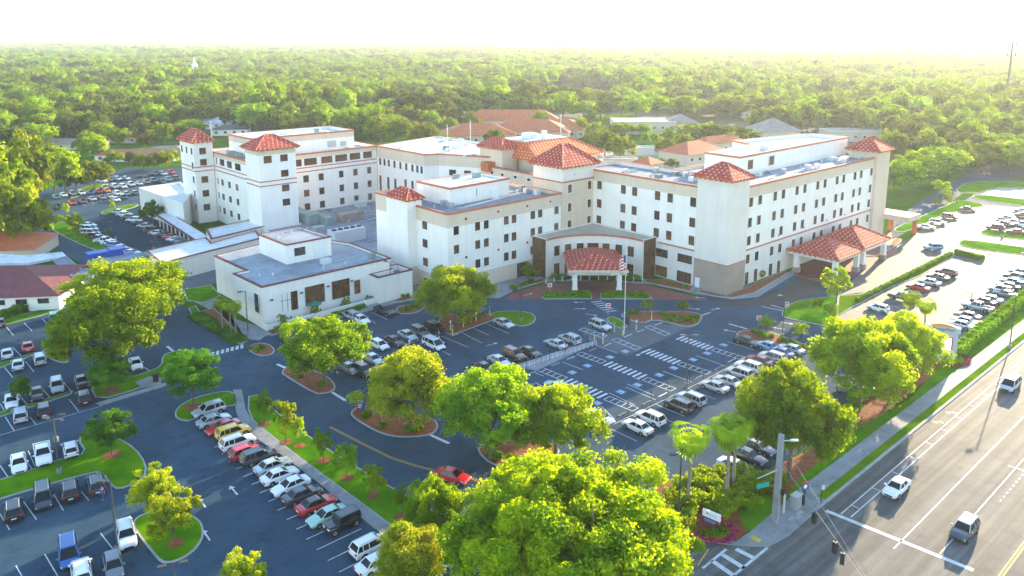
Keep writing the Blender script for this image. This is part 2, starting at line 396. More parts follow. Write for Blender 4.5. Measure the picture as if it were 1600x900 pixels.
sheet('staff_lot', pxpoly([(105, 352), (228, 318), (330, 385), (345, 398), (215, 405), (200, 395)]), .004, 'asphalt_dark')
sheet('far_lot', pxpoly([(55, 345), (60, 300), (200, 262), (330, 262), (330, 292), (225, 320), (130, 345)]), .002, 'asphalt')
sheet('left_drive', pxpoly([(48, 368), (70, 345), (110, 352), (215, 405), (262, 440), (262, 470), (120, 475), (160, 430)]), .006, 'asphalt')
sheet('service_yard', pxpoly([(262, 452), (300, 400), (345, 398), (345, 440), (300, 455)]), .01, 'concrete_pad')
sheet('resurfaced_drive', pxpoly([(1108, 469), (1170, 471), (1215, 458), (1258, 432), (1300, 444), (1240, 475), (1200, 479), (1140, 478)]), .012, 'asphalt_new')
sheet('brick_drive', pxpoly([(1236, 430), (1302, 447), (1400, 396), (1392, 362), (1330, 385), (1250, 414)]), .016, 'brick_paving')
sheet('brick_drive', pxpoly([(790, 468), (800, 458), (830, 449), (862, 443), (930, 440), (1000, 443), (1040, 452), (1080, 462), (1112, 469), (1018, 468.5), (846, 467.5)]), .010, 'brick_paving')
# raised islands and beds with a kerb
def island(name, P, m, k=1, kerb=.14, kw=.22, pts=False, mk='kerb'):
    P = P if pts else pxpoly(P)
    P = ccw(chaikin(P, k)) if k else P
    b = MB(); b.prism(P, -.02, kerb, 0)
    tag(b.build('kerb', mk), kind='structure')
    sheet(name, offset(P, -kw), kerb+.01, m)
island('lawn', [(-60, 800), (0, 781), (60, 763), (120, 746), (158, 737), (172, 760), (185, 766), (215, 756), (232, 737), (222, 712), (200, 692), (165, 678), (136, 678), (120, 687), (135, 709), (100, 716), (50, 735), (0, 750), (-60, 768)], 'grass')
island('lawn', [(205, 820), (215, 808), (235, 800), (290, 803), (312, 812), (319, 827), (317, 845), (300, 866), (275, 879), (255, 881), (245, 874), (222, 845)], 'grass')
island('lawn', [(272, 650), (276, 638), (296, 625), (330, 615), (358, 611), (369, 618), (371, 634), (352, 636), (298, 659), (280, 657)], 'grass')
island('lawn', [(387, 640), (388, 620), (402, 618), (440, 650), (477, 678), (520, 707), (555, 729), (617, 765), (700, 812), (770, 850), (760, 890), (680, 885), (629, 838), (577, 798), (501, 742), (451, 704), (416, 676), (394, 658)], 'grass', k=0)
island('sidewalk', [(364, 610), (378, 610), (384, 640), (393, 657), (415, 675), (450, 703), (500, 741), (576, 797), (628, 837), (680, 880), (660, 888), (620, 850), (573, 817), (497, 755), (450, 719), (398, 684), (374, 660), (368, 640)], 'concrete', k=0, mk='concrete')
island('lawn', [(-60, 672), (0, 652), (60, 634), (112, 616), (114, 611), (60, 628), (0, 645), (-60, 663)], 'grass', k=0)
island('lawn', [(-60, 585), (0, 568), (52, 552), (88, 548), (92, 565), (70, 552), (48, 557), (0, 576), (-60, 594)], 'grass', k=0)
island('lawn', [(60, 552), (85, 535), (105, 548), (110, 566), (92, 568)], 'grass_dry')
island('lawn', [(140, 606), (160, 590), (200, 592), (235, 580), (252, 572), (253, 558), (262, 551), (300, 546), (320, 560), (300, 572), (262, 590), (218, 608), (152, 627)], 'grass')
sheet('bin_pad', pxpoly([(211, 598), (232, 590), (252, 592), (252, 602), (222, 608)]), .17, 'concrete')
island('sidewalk', [(150, 631), (265, 597), (268, 601), (158, 634)], 'concrete', k=0, mk='concrete')
island('mulch_bed', [(438, 582), (452, 571), (478, 575), (512, 588), (525, 602), (522, 612), (505, 616), (492, 616), (448, 590)], 'mulch')
island('mulch_bed', [(546, 646), (558, 636), (582, 636), (625, 642), (680, 655), (686, 668), (676, 680), (648, 684), (612, 683), (585, 674), (555, 656)], 'mulch')
island('mulch_bed', [(745, 706), (752, 694), (790, 688), (860, 690), (880, 710), (840, 735), (800, 737), (765, 725)], 'mulch')
island('mulch_bed', [(684, 512), (700, 524), (716, 521), (765, 503), (776, 499), (760, 489), (720, 488), (686, 496)], 'mulch')
island('lawn', [(768, 501), (800, 507), (815, 511), (832, 507), (839, 497), (828, 488), (795, 486), (765, 489)], 'grass_dry')
island('mulch_bed', [(384, 545), (400, 536), (420, 538), (431, 547), (424, 556), (402, 557)], 'mulch')
sheet('sidewalk', pxpoly([(300, 470), (330, 462), (345, 470), (330, 482), (385, 530), (405, 532), (415, 525), (470, 515), (570, 488), (600, 478), (640, 470), (700, 466), (780, 466), (800, 456), (850, 440), (1000, 440), (1085, 459), (1145, 468), (1185, 464), (1240, 430), (1245, 420), (1160, 452), (1130, 452), (800, 430), (640, 440), (405, 510), (340, 490)]), .02, 'concrete')
island('planting_bed', [(297, 490), (335, 482), (380, 528), (386, 534), (375, 539)], 'mulch', k=0)
island('lawn', [(286, 453), (330, 446), (345, 462), (318, 474), (292, 470)], 'grass', k=0)
island('lawn', [(294, 482), (306, 478), (314, 490), (302, 494)], 'grass', k=0)
island('mulch_bed', [(416, 518), (424, 525), (445, 520), (520, 500), (572, 483), (572, 477), (558, 475), (500, 488)], 'mulch', k=0)
island('mulch_bed', [(610, 472), (638, 461), (645, 466), (634, 471)], 'mulch', k=0)
island('mulch_bed', [(617, 480), (650, 474), (668, 478), (655, 488), (640, 491), (622, 491)], 'mulch')
island('mulch_bed', [(800, 452), (845, 436), (858, 438), (820, 448)], 'mulch', k=0)
island('mulch_bed', [(1005, 437), (1040, 437), (1084, 449), (1078, 456), (1040, 448), (1008, 441)], 'mulch', k=0)
island('mulch_bed', [(1090, 453), (1134, 462), (1160, 452), (1225, 424), (1230, 428), (1180, 458), (1145, 466), (1120, 464), (1092, 457)], 'mulch', k=0)
island('lawn', [(846, 464), (852, 459), (925, 457.5), (925, 467.5), (850, 468)], 'grass', k=0)
island('lawn', [(938, 457.5), (1008, 458), (1019, 466), (1010, 468), (938, 467.5)], 'grass', k=0)
island('mulch_bed', [(967, 493), (982, 487), (1012, 487), (1075, 487), (1095, 491), (1098, 499), (1088, 509), (1074, 512), (1050, 506), (1022, 500), (1003, 506), (985, 501)], 'mulch')
island('lawn', [(946, 498), (960, 494), (983, 510), (972, 515), (955, 508)], 'grass_dry')
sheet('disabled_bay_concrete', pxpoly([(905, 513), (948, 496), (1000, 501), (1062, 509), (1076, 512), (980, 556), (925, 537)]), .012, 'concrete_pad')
island('ramp', [(808, 573), (903, 538), (932, 536), (838, 580)], 'concrete', k=0, mk='concrete')
island('mulch_bed', [(1147, 524), (1160, 516), (1200, 517), (1218, 524), (1245, 533), (1270, 546), (1266, 553), (1230, 546), (1198, 539), (1180, 533), (1165, 528)], 'mulch')
island('lawn', [(1220, 492), (1226, 480), (1250, 469), (1290, 464.5), (1310, 463), (1310, 470), (1305, 494), (1325, 502), (1355, 514), (1340, 520), (1290, 510), (1250, 502), (1226, 497)], 'grass')
island('hedge_bed', [(1310, 462), (1340, 461), (1385, 446), (1430, 427), (1486, 396), (1491, 400), (1440, 431), (1388, 451), (1330, 482), (1308, 494)], 'grass_dry', k=0)
island('lawn', [(1497, 379), (1507, 374), (1600, 387), (1660, 394), (1660, 404), (1600, 399), (1525, 390), (1500, 384)], 'grass')
island('lawn', [(1530, 363), (1538, 359), (1600, 367), (1660, 372), (1660, 382), (1600, 375), (1536, 368)], 'grass')
island('lawn', [(1516, 309), (1525, 304), (1600, 312), (1660, 318), (1660, 330), (1600, 322), (1560, 317)], 'grass')
island('lawn', [(1487, 301), (1512, 283), (1600, 284), (1680, 290), (1680, 300), (1560, 291), (1530, 303)], 'grass')
sheet('helipad_apron', pxpoly([(1532, 304), (1562, 292), (1680, 302), (1680, 318), (1600, 311)]), .03, 'concrete')
island('lawn', [(1395, 359), (1410, 351), (1436, 340), (1490, 316), (1502, 312), (1545, 321), (1520, 326), (1470, 337), (1448, 350), (1430, 358), (1405, 364)], 'grass')
island('lawn', [(1345, 400), (1385, 395), (1395, 372), (1412, 374), (1400, 385), (1370, 402)], 'mulch')
# north-west lawns
island('lawn', [(75, 352), (100, 345), (122, 358), (160, 378), (205, 402), (180, 404), (120, 380), (85, 362)], 'grass')
island('lawn', [(12, 392), (40, 368), (80, 392), (70, 402), (30, 402)], 'grass')
island('lawn', [(156, 332), (175, 325), (212, 318), (218, 322), (180, 333), (162, 336)], 'grass_dry')
island('lawn', [(110, 310), (120, 296), (160, 284), (170, 288), (140, 303)], 'grass_dry', k=0)
island('lawn', [(-60, 512), (0, 500), (75, 482), (110, 470), (110, 478), (80, 490), (0, 511), (-60, 524)], 'grass')
# corner of the site: grass and mulch strip between the lot and the road
sheet('corner_mulch', pxpoly([(985, 790), (1045, 748), (1115, 735), (1165, 748), (1213, 728), (1290, 690), (1335, 650), (1352, 620), (1400, 575), (1450, 545), (1500, 530), (1500, 560), (1440, 600), (1330, 690), (1205, 800), (1150, 845), (1088, 838)]), .03, 'mulch')
sheet('verge_lawn', ccw([at(1335, 672)[:2], at(1420, 625)[:2], at(1480, 560)[:2], at(1502, 530)[:2], rp(66, -6.8), rp(160, -7.4), rp(160, -3.7), rp(2, -3.7), at(1218, 790)[:2], at(1250, 745)[:2], at(1290, 715)[:2]]), .05, 'grass')
sheet('verge_lawn', pxpoly([(1155, 795), (1190, 770), (1205, 775), (1206, 815), (1172, 832), (1158, 818)]), .05, 'grass')
sheet('verge_lawn', ccw([rp(160, -7.4), rp(400, -9), rp(400, -3.7), rp(160, -3.7)]), .05, 'grass')
b = MB()
b.prism(ccw([rp(3, -1.5), rp(3, -3.7), rp(400, -3.7), rp(400, -1.5)]), -.02, .13); tag(b.build('sidewalk', 'concrete'), kind='structure')
b = MB(); b.prism(ccw([rp(3, -1.5), rp(3, -.35), rp(400, -.35), rp(400, -1.5)]), -.02, .12); tag(b.build('verge_grass', 'grass_dry'), kind='structure')
b = MB(); b.prism(ccw([rp(0, -.35), rp(0, 0), rp(400, 0), rp(400, -.35)]), -.02, .15); tag(b.build('kerb', 'kerb'), kind='structure')
b = MB(); b.prism(ccw([at(x, y)[:2] for x, y in [(1087, 844), (1147, 853), (1200, 855), (1232, 838), (1250, 822)]]+[rp(0, 0), rp(3.02, 0), rp(3.02, -3.7), at(1210, 800)[:2], at(1172, 832)[:2], at(1150, 847)[:2], at(1087, 838)[:2]]), -.02, .14); tag(b.build('corner_sidewalk', 'concrete'), kind='structure')
sheet('tactile_ramp', pxpoly([(1171, 842), (1177, 838), (1191, 846), (1184, 850)]), .16, 'yellow_line')
b = MB(); b.prism(ccw([rp(-300, 34), rp(900, 34), rp(900, 60), rp(-300, 60)]), -.02, .14); tag(b.build('far_verge', 'grass'), kind='structure')

# ------------------------------------------------------------------ painted markings
MK = {'white_line': MB(), 'yellow_line': MB(), 'blue_paint': MB()}
def line(p, q, w_=.12, m='white_line', z=.016):
    p = Vector(p[:2]); q = Vector(q[:2]); d = (q-p).normalized(); n = Vector((-d.y, d.x))*w_/2
    MK[m].face([(*(p-n), z), (*(q-n), z), (*(q+n), z), (*(p+n), z)])
def pl(a, b_, w_=.12, m='white_line', z=.016): line(at(*a), at(*b_), w_, m, z)
def stalls(a, b_, n, length, deg, w_=.12):
    A, B = Vector(at(*a)[:2]), Vector(at(*b_)[:2]); d = Vector((math.cos(R(deg)), math.sin(R(deg))))*length
    for i in range(n+1):
        p = A.lerp(B, i/n); line(p, p+d, w_)
def spark(p, deg, n, length, step=2.75, sdeg=-48):
    A = Vector(at(*p)[:2]); s_ = Vector((math.cos(R(sdeg)), math.sin(R(sdeg))))*step; d = Vector((math.cos(R(deg)), math.sin(R(deg))))*length
    for i in range(n): line(A+s_*i, A+s_*i+d)
# road: bike lane, lane lines, stop line, double yellow
def rline(pa, pb, w_=.15, m='white_line', dash=None):
    t = [(Vector(at(*p)[:2])-K0) for p in (pa, pb)]; tt = sum(v.dot(RN) for v in t)/2; s0, s1 = t[0].dot(RD), t[1].dot(RD)
    if dash:
        s_ = s0
        while s_ < s1: line(rp(s_, tt), rp(min(s_+dash[0], s1), tt), w_, m); s_ += dash[1]
    else: line(rp(s0, tt), rp(s1, tt), w_, m)
    return tt
t1 = rline((1315, 804), (1700, 472)); t2 = rline((1327, 807), (1700, 485))
for k in range(14): line(rp(4.5+k*5.6, t1), rp(4.5+k*5.6, t2), .15)
rline((1382, 851), (1760, 500), .15, dash=(40, 40.5)); rline((1437, 851), (1800, 520), .15)
rline((1530, 771), (1800, 540), .15, dash=(.6, 1.2))
ty = rline((1522, 887), (1800, 620), .15, 'yellow_line')
line(rp(-40, ty+.3), rp(400, ty+.3), .15, 'yellow_line')
a_, b2 = at(1291, 798), at(1521, 891); line(a_, b2, .6)
pl((1098, 888), (1135, 858), .3); pl((1148, 898), (1199, 856), .3); pl((1128, 866), (1163, 888), .6); pl((1112, 876), (1146, 899), .6); pl((1150, 858), (1178, 872), .6)
pl((1090, 884), (1107, 858), .12, 'yellow_line')
def arrow(p, deg, L=2.5, cw=.42, m='white_line'):
    c = Vector(at(*p)[:2]); d = Vector((math.cos(R(deg)), math.sin(R(deg)))); n = Vector((-d.y, d.x)); z = .017
    MK[m].face([(*(c-d*L/2-n*.1), z), (*(c+d*.2*L-n*.1), z), (*(c+d*.2*L+n*.1), z), (*(c-d*L/2+n*.1), z)])
    MK[m].face([(*(c+d*.2*L-n*cw), z), (*(c+d*.5*L), z), (*(c+d*.2*L+n*cw), z)])
for p, deg in [((1592, 733), -45), ((365, 766), 130), ((316, 786), 130), ((322, 836), 130), ((905, 472.5), 180), ((907, 482.5), 0), ((1085, 482.5), -20), ((1140, 517), 150), ((1094, 465), 170), ((1118, 483), 30), ((769, 538), 35), ((1000, 553), 228), ((1230, 505), -30), ((1216, 513), 150), ((826, 460), 40), ((925, 492), -25)]:
    arrow(p, deg)
# bicycle symbols in the bike lane
for p in [(1486, 645), (1466, 660)]:
    c = at(*p)
    for dx in (-.45, .45):
        for k in range(10):
            a0, a1 = 2*math.pi*k/10, 2*math.pi*(k+1)/10
            line((c[0]+dx+.3*math.cos(a0), c[1]+.3*math.sin(a0)), (c[0]+dx+.3*math.cos(a1), c[1]+.3*math.sin(a1)), .09)
    line((c[0]-.45, c[1]), (c[0], c[1]+.4), .08); line((c[0], c[1]+.4), (c[0]+.45, c[1]), .08)
# yellow centre line of the hospital drive
pts = [(515, 667), (560, 690), (610, 715), (650, 728), (690, 738), (735, 747), (760, 756)]
for i in range(len(pts)-1):
    A_, B_ = Vector(at(*pts[i])[:2]), Vector(at(*pts[i+1])[:2]); n_ = (B_-A_).normalized(); n_ = Vector((-n_.y, n_.x))*.14
    line(A_+n_, B_+n_, .1, 'yellow_line'); line(A_-n_, B_-n_, .1, 'yellow_line')
# crosswalk on the left drive, stop bars
for k in range(8):
    t = k/7; c = (325+t*53, 555-t*13.5); q = at(*c); line((q[0]-.25, q[1]+.9), (q[0]+.25, q[1]-.9), .5)
pl((519, 613), (540, 626), .5); pl((433, 569), (446, 575), .5); pl((671, 679), (702, 693), .5); pl((261, 541), (271, 549), .5); pl((1139, 506), (1167, 514), .4); pl((1097, 493), (1110, 488), .3)
# bottom-left lots
stalls((396, 678), (640, 893), 16, -5.6, 42)
for y0, n in ((0, 1),):
    pass
for a in [((0, 727), (14, 748)), ((37, 714), (52, 736)), ((44, 704), (57, 734)), ((0, 803), (15, 828)), ((37, 784), (57, 812)), ((84, 772), (99, 798)), ((127, 768), (139, 782)), ((157, 833), (178, 860)), ((70, 866), (90, 900)), ((25, 884), (34, 900))]: pl(*a)
for a in [((10, 511), (21, 524)), ((38, 505), (50, 517)), ((66, 498), (78, 511)), ((95, 492), (106, 504)), ((21, 544), (33, 556)), ((7, 574), (20, 590)), ((40, 565), (53, 581)), ((63, 604), (78, 621)), ((97, 595), (112, 612)), ((28, 615), (42, 632)), ((0, 630), (7, 642)), ((130, 587), (144, 602)), ((108, 624), (123, 643)), ((8, 651), (22, 673)), ((47, 652), (57, 664)), ((222, 572), (233, 579))]: pl(*a)
pl((0, 680), (160, 634), .1)
# central lot
for a in [((582, 488), (606, 500)), ((568, 494), (587, 505)), ((690, 525), (732, 543)), ((718, 518), (753, 536)), ((740, 513), (764, 524)), ((760, 506), (795, 521)), ((674, 540), (704, 555))]: pl(*a)
pl((640, 545), (660, 536), .1); pl((628, 541), (655, 531), .3); pl((669, 528), (693, 520), .3); pl((705, 525), (718, 521), .3)
U = Vector((CA, SA)); V = Vector((-SA, CA))
def bars(a, b_, n, wid, thick=.45):        # zebra: bars across the walking line a->b
    A, B = Vector(at(*a)[:2]), Vector(at(*b_)[:2]); d = (B-A).normalized(); nn = Vector((-d.y, d.x))*wid/2
    for i in range(n):
        p = A.lerp(B, (i+.5)/n); line(p-nn, p+nn, thick)
bars((947, 567), (1007, 590), 8, 2.4); bars((1007, 547), (1060, 567), 8, 2.4); bars((1060, 527), (1112, 545), 8, 2.4)
bars((884, 594), (945, 620), 8, 2.4); bars((930, 470), (957, 488), 6, 2.6, .35)
def hatch(a, b_, n, wid=1.5):              # striped access aisle with outline
    A, B = Vector(at(*a)[:2]), Vector(at(*b_)[:2]); d = (B-A).normalized(); nn = Vector((-d.y, d.x))*wid/2
    line(A-nn, B-nn, .14); line(A+nn, B+nn, .14)
    for i in range(n+1):
        p = A.lerp(B, i/n); line(p-nn, p+nn, .14)
for a, b_, n in [((905, 552), (943, 566), 5), ((842, 576), (882, 592), 5), ((1008, 592), (1052, 609), 5), ((1062, 568), (1107, 583), 5), ((1115, 546), (1160, 560), 5), ((948, 622), (993, 640), 5), ((908, 514), (945, 526), 4), ((960, 530), (997, 545), 4), ((1012, 510), (1043, 523), 3)]: hatch(a, b_, n)
for a in [((880, 566), (911, 578)), ((932, 540), (965, 552)), ((978, 605), (1025, 625)), ((980, 600), (1022, 618)), ((1036, 580), (1081, 597)), ((1088, 556), (1134, 572)), ((1137, 534), (1178, 547)), ((940, 635), (960, 655)), ((990, 590), (1000, 594)), ((952, 614), (992, 633)), ((836, 598), (848, 604)), ((835, 582), (850, 588))]: pl(*a)
for a in [((861, 572), (874, 567)), ((886, 562), (899, 557)), ((921, 549), (932, 544)), ((825, 586), (837, 580)), ((967, 651), (978, 645)), ((1004, 633), (1017, 626)), ((1029, 620), (1043, 613)), ((1086, 593), (1098, 587)), ((1117, 578), (1130, 571)), ((1137, 566), (1150, 560)), ((944, 541), (955, 536)), ((975, 527), (987, 522)), ((995, 519), (1007, 515)), ((1023, 508), (1035, 504))]: pl(*a, .22)
pl((940, 672), (1095, 597), .1); pl((1095, 597), (1165, 560), .1)
for k in range(13):
    p0 = Vector(at(950, 668)[:2])+U*k*2.75; line(p0, p0-V*5.3)
# blue disabled-parking symbols: square with a white wheelchair shape
for p in [(953, 558), (918, 571.5), (894, 582), (858, 597), (970, 612.5), (996, 601.5), (1030, 586), (1053, 575), (1083, 562), (1105, 552), (1131, 539), (933, 630), (977, 549)]:
    c = Vector(at(*p)[:2]); z = .018
    q = [c+U*a+V*b_ for a, b_ in ((-.65, -.65), (.65, -.65), (.65, .65), (-.65, .65))]
    MK['blue_paint'].face([(*x, z) for x in q])
    for k in range(7):
        a0, a1 = R(-150+k*38), R(-150+(k+1)*38)
        line(c-V*.1+U*.36*math.cos(a0)+V*.36*math.sin(a0), c-V*.1+U*.36*math.cos(a1)+V*.36*math.sin(a1), .13, z=.024)
    line(c+V*.6, c, .14, z=.024); line(c, c+U*.45, .14, z=.024)
# left and right outer lots
stalls((128, 318), (235, 292), 9, -5, 132)
for a in [((1372, 487), (1384, 478)), ((1338, 485), (1347, 478))]: pl(*a)
spark((1500, 404), -48, 0, 5)
for k in range(10):
    p0 = Vector(at(1352, 478)[:2])+U*k*4.2; line(p0, p0-V*5.3, .12)
for k in range(8): 
    t = k/7; q = at(1254+t*38, 428+t*7.5); line((q[0]-.1, q[1]+1), (q[0]+.1, q[1]-1), .4)
pl((1190, 479), (1235, 488), .3); pl((1205, 477), (1240, 486), .3)
for k, m_ in MK.items():
    nm = {'white_line': 'white_road_markings', 'yellow_line': 'yellow_road_markings', 'blue_paint': 'blue_parking_symbols'}[k]
    tag(m_.build(nm, k), kind='structure')

# ------------------------------------------------------------------ buildings (built on the hospital's own grid u, v)
WINS = {}
def win_mesh(w_, h_, glass='glass_brown', n=1):
    k = (round(w_, 1), round(h_, 1), glass, n)
    if k in WINS: return WINS[k]
    b = MB(); x, t = w_/2, .13
    b.box(-x-t, x+t, -.07, 0, h_/2, h_/2+t); b.box(-x-t, x+t, -.10, 0, -h_/2-t, -h_/2)
    b.box(-x-t, -x, -.07, 0, -h_/2, h_/2); b.box(x, x+t, -.07, 0, -h_/2, h_/2)
    b.box(-x, x, -.015, 0, -h_/2, h_/2, 1)
    for i in range(n):
        c = -x+w_*(i+1)/(n+1); b.box(c-.04, c+.04, -.05, -.016, -h_/2, h_/2, 2)
    if h_ > 2.6: b.box(-x, x, -.045, -.0161, -h_/2+h_*.6, -h_/2+h_*.6+.08, 2)
    WINS[k] = b.mesh('window', ['frame_white', glass, 'frame_dark'])
    return WINS[k]
class Bld:
    def __init__(s, name, label, cat, u0, v0, group=None, ang=GA, loc=None):
        s.u0, s.v0 = u0, v0
        s.root = thing(name, label, cat, (*(loc or W(u0, v0)), 0), ang, group)
    def q(s, P): return [(a-s.u0, b_-s.v0) for a, b_ in P]
    def walls(s, P, levels, roof=None, par=.8, z0=-.05, name='wall', cornice='terracotta', crown=None, ch=.38, th=.35):
        """levels [(z_top, material)...]; parapet closed by a flat roof and a cornice strip"""
        P = ccw(s.q(P)); b = MB(); mats = []; z = z0
        for zt, m in levels:
            if m not in mats: mats.append(m)
            b.prism(P, z, zt, mats.index(m), top=False); z = zt
        inn = offset(P, -th)
        for i in range(len(P)):
            j = (i+1) % len(P)
            b.face([(*inn[j], z-par-.1), (*inn[i], z-par-.1), (*inn[i], z), (*inn[j], z)], 0)
            b.face([(*P[i], z), (*P[j], z), (*inn[j], z), (*inn[i], z)], 0)
        b.build(name, mats, s.root)
        if roof:
            r = MB(); r.face([(*p, z-par) for p in offset(P, -th+.01)]); r.build('roof', roof, s.root)
        if cornice:
            c = MB(); c.ring(offset(P, .14), offset(P, .002), z-ch, z+.02); c.ring(offset(P, .14), offset(P, -th-.05), z+.021, z+.07); c.build('cornice', cornice, s.root)
        return z
    def band(s, P, z, h=.35, m='terracotta', closed=False, out=.1, name='string_course'):
        P = s.q(P); b = MB()
        for i in range(len(P)-(0 if closed else 1)):
            a, c = Vector(P[i]), Vector(P[(i+1) % len(P)]); d = (c-a).normalized(); n = Vector((d.y, -d.x))*out
            e = d*out*.98
            b.prism([tuple(a-n*.02), tuple(c-n*.02), tuple(c+n), tuple(a+n)][::-1] if False else [tuple(a+n), tuple(c+n), tuple(c+n*.02), tuple(a+n*.02)], z-h/2, z+h/2, bottom=True)
        return b.build(name, m, s.root)
    def win(s, axis, pos, along, z, w_=1.7, h_=2.1, glass='glass_brown', n=1, rz=None, name='window'):
        o = bpy.data.objects.new(name, win_mesh(w_, h_, glass, n)); C.objects.link(o); o.parent = s.root
        if axis == 'v': o.location = (along-s.u0, pos-s.v0-.005, z); o.rotation_euler = (0, 0, 0)
        elif axis == 'u': o.location = (pos-s.u0-.005, along-s.v0, z); o.rotation_euler = (0, 0, R(-90))
        else: o.location = (pos[0]-s.u0, pos[1]-s.v0, z); o.rotation_euler = (0, 0, rz)
        return o
    def pwin(s, axis, pos, px, py, w_, h_, **k):
        a, z = onplane(px, py, axis, pos); return s.win(axis, pos, a, z, w_, h_, **k)
    def hip(s, P4, z, za, tiles='tiles', top=None, name='tiled_roof', brackets=True, frac=.5):
        """hip roof over rectangle (u0,u1,v0,v1); top = flat rectangle, else apex/ridge"""
        u0, u1, v0, v1 = P4; u0 -= s.u0; u1 -= s.u0; v0 -= s.v0; v1 -= s.v0
        if top: a, c, e, g = top[0]-s.u0, top[1]-s.u0, top[2]-s.v0, top[3]-s.v0
        else:
            m = min(u1-u0, v1-v0)/2*.97; a, c, e, g = u0+m, u1-m, v0+m, v1-m
        B_ = [(u0, v0), (u1, v0), (u1, v1), (u0, v1)]; T_ = [(a, e), (c, e), (c, g), (a, g)]
        b = MB()
        for i in range(4):
            j = (i+1) % 4; p, q = Vector((*B_[i], z)), Vector((*B_[j], z)); t, t2 = Vector((*T_[j], za)), Vector((*T_[i], za))
            d = (q-p).normalized(); up = (t-p)-d*(t-p).dot(d); up.normalize()
            uv = [((x-p).dot(d)+i*3.3, (x-p).dot(up)) for x in (p, q, t, t2)]
            if (t-t2).length < .05: b.face([p, q, t], 0, uv[:3])
            else: b.face([p, q, t, t2], 0, uv)
        b.face([(*t, za) for t in T_], 0, [(t[0], t[1]) for t in T_])
        o = b.build(name, tiles, s.root)
        f = MB(); f.ring(offset(B_, .05), offset(B_, -.4), z-.22, z-.004)
        f.face([(*p, z-.20) for p in reversed(offset(B_, -.38))])
        f.build('fascia', 'terracotta_orange', s.root)
        r = MB()
        for i in range(4):
            r.tube([(*B_[i], z+.03), (*T_[i], za+.03)], .12, 6)
        r.tube([(*T_[0], za+.05), (*T_[2], za+.05)] if not top else [(*T_[0], za+.03), (*T_[1], za+.03)], .12, 6)
        r.build('ridge_tiles', tiles if False else 'terracotta', o)
        if brackets:
            if 'bk' not in WINS:
                k = MB(); k.box(-.11, .11, -.375, .375, -.55, -.222); WINS['bk'] = k.mesh('eave_bracket', ['terracotta_orange'])
            for i in range(4):
                p, q = Vector(B_[i]), Vector(B_[(i+1) % 4]); L_ = (q-p).length; n = max(3, int(L_/1.3)); d = (q-p).normalized(); nn = Vector((-d.y, d.x))
                for j in range(n):
                    c_ = p+d*(L_*(j+.5)/n)+nn*.55
                    o_ = bpy.data.objects.new('eave_bracket', WINS['bk']); C.objects.link(o_); o_.parent = s.root; o_.location = (c_.x, c_.y, z); o_.rotation_euler = (0, 0, math.atan2(d.y, d.x))
        return o
    def box(s, name, m, u0, u1, v0, v1, z0, z1, parent=None):
        b = MB(); b.box(u0-s.u0, u1-s.u0, v0-s.v0, v1-s.v0, z0, z1); return b.build(name, m, parent or s.root)

# --- east wing: long five-storey wing with two towers
A = Bld('hospital_wing', 'long five storey white hospital wing running away to the right, tiled tower at each end', 'building', 7, 1)
A.walls([(5, 1), (79, 1), (79, 26), (14.02, 26), (14.02, 8.57), (5, 8.57)], [(8.3, 'grey_wall'), (20.3, 'white_wall'), (23.1, 'tan_wall')], 'roof_blue')
A.band([(6.9, 1), (72.4, 1)], 8.3)
A.walls([(20.6, 11.2), (78.5, 11.8), (78.6, 23), (60, 27.4), (46.5, 29.8), (43.5, 22.1), (21, 21.4)], [(27.3, 'white_wall')], 'roof_white', z0=22.3, name='penthouse', par=.9)
for u in (25.5, 35.5): A.win('v', 11.25, u, 24.9, 2.4, 2.3)
A.walls([(-.4, 0), (6.9, 0), (6.9, 8.5), (-.4, 8.5)], [(6.6, 'base_wall'), (25.4, 'grey_wall')], None, name='tower', cornice=None, th=.3)
A.band([(-.4, 8.5), (-.4, 0), (6.9, 0)], 6.6, .2)
A.hip((-1.4, 7.9, -1, 9.5), 25.6, 28.6)
A.walls([(72.3, .2), (80.4, .2), (80.4, 8.3), (72.3, 8.3)], [(24.8, 'tan_wall')], None, name='tower', cornice=None, th=.3)
A.hip((71.3, 81.5, -.8, 9.3), 25.0, 28.2)
for z in (19.3, 14.6, 10.4, 6.1, 1.5):
    for u in (9.5, 13.3, 19.9, 23.6, 30, 33.8, 40.3, 44.1, 50.6, 54.3, 60.8, 64.5, 70.8):
        if z < 2 and 24 < u < 58: continue
        A.win('v', 1, u, z, 1.55, 3.0 if z < 2 else 2.15)
b = MB(); b.box(-.45, -.4, 6.8, 8.0, 0, 2.3); d_ = b.build('door', 'frame_white', A.root); d_.location = (-7, -1, 0)
b = MB()
for z0, z1, v0, v1 in ((8.5, 8.6, 2, 6.5), (20, 20.1, 2, 6.5), (8.6, 20, 2, 2.1), (8.6, 20, 6.4, 6.5)): b.box(-.44-7, -.401-7, v0-1, v1-1, z0, z1)
b.build('wall_panel_frame', 'grey_wall', A.root)
for k, (u, v, w_) in enumerate([(62, 8, 1.6), (64, 7.8, 1.2), (40, 5, .6)]):
    A.box('roof_vent', 'metal_light', u, u+w_, v, v+w_, 22.32, 23.1+.3*(k == 0))
for u in (24, 36, 48, 58): 
    b = MB(); b.box(-.12, .12, -.25, 0, -.12, .12); o = b.build('wall_lamp', 'black', A.root); o.location = (u-7-1.5, -.005, 9.4)

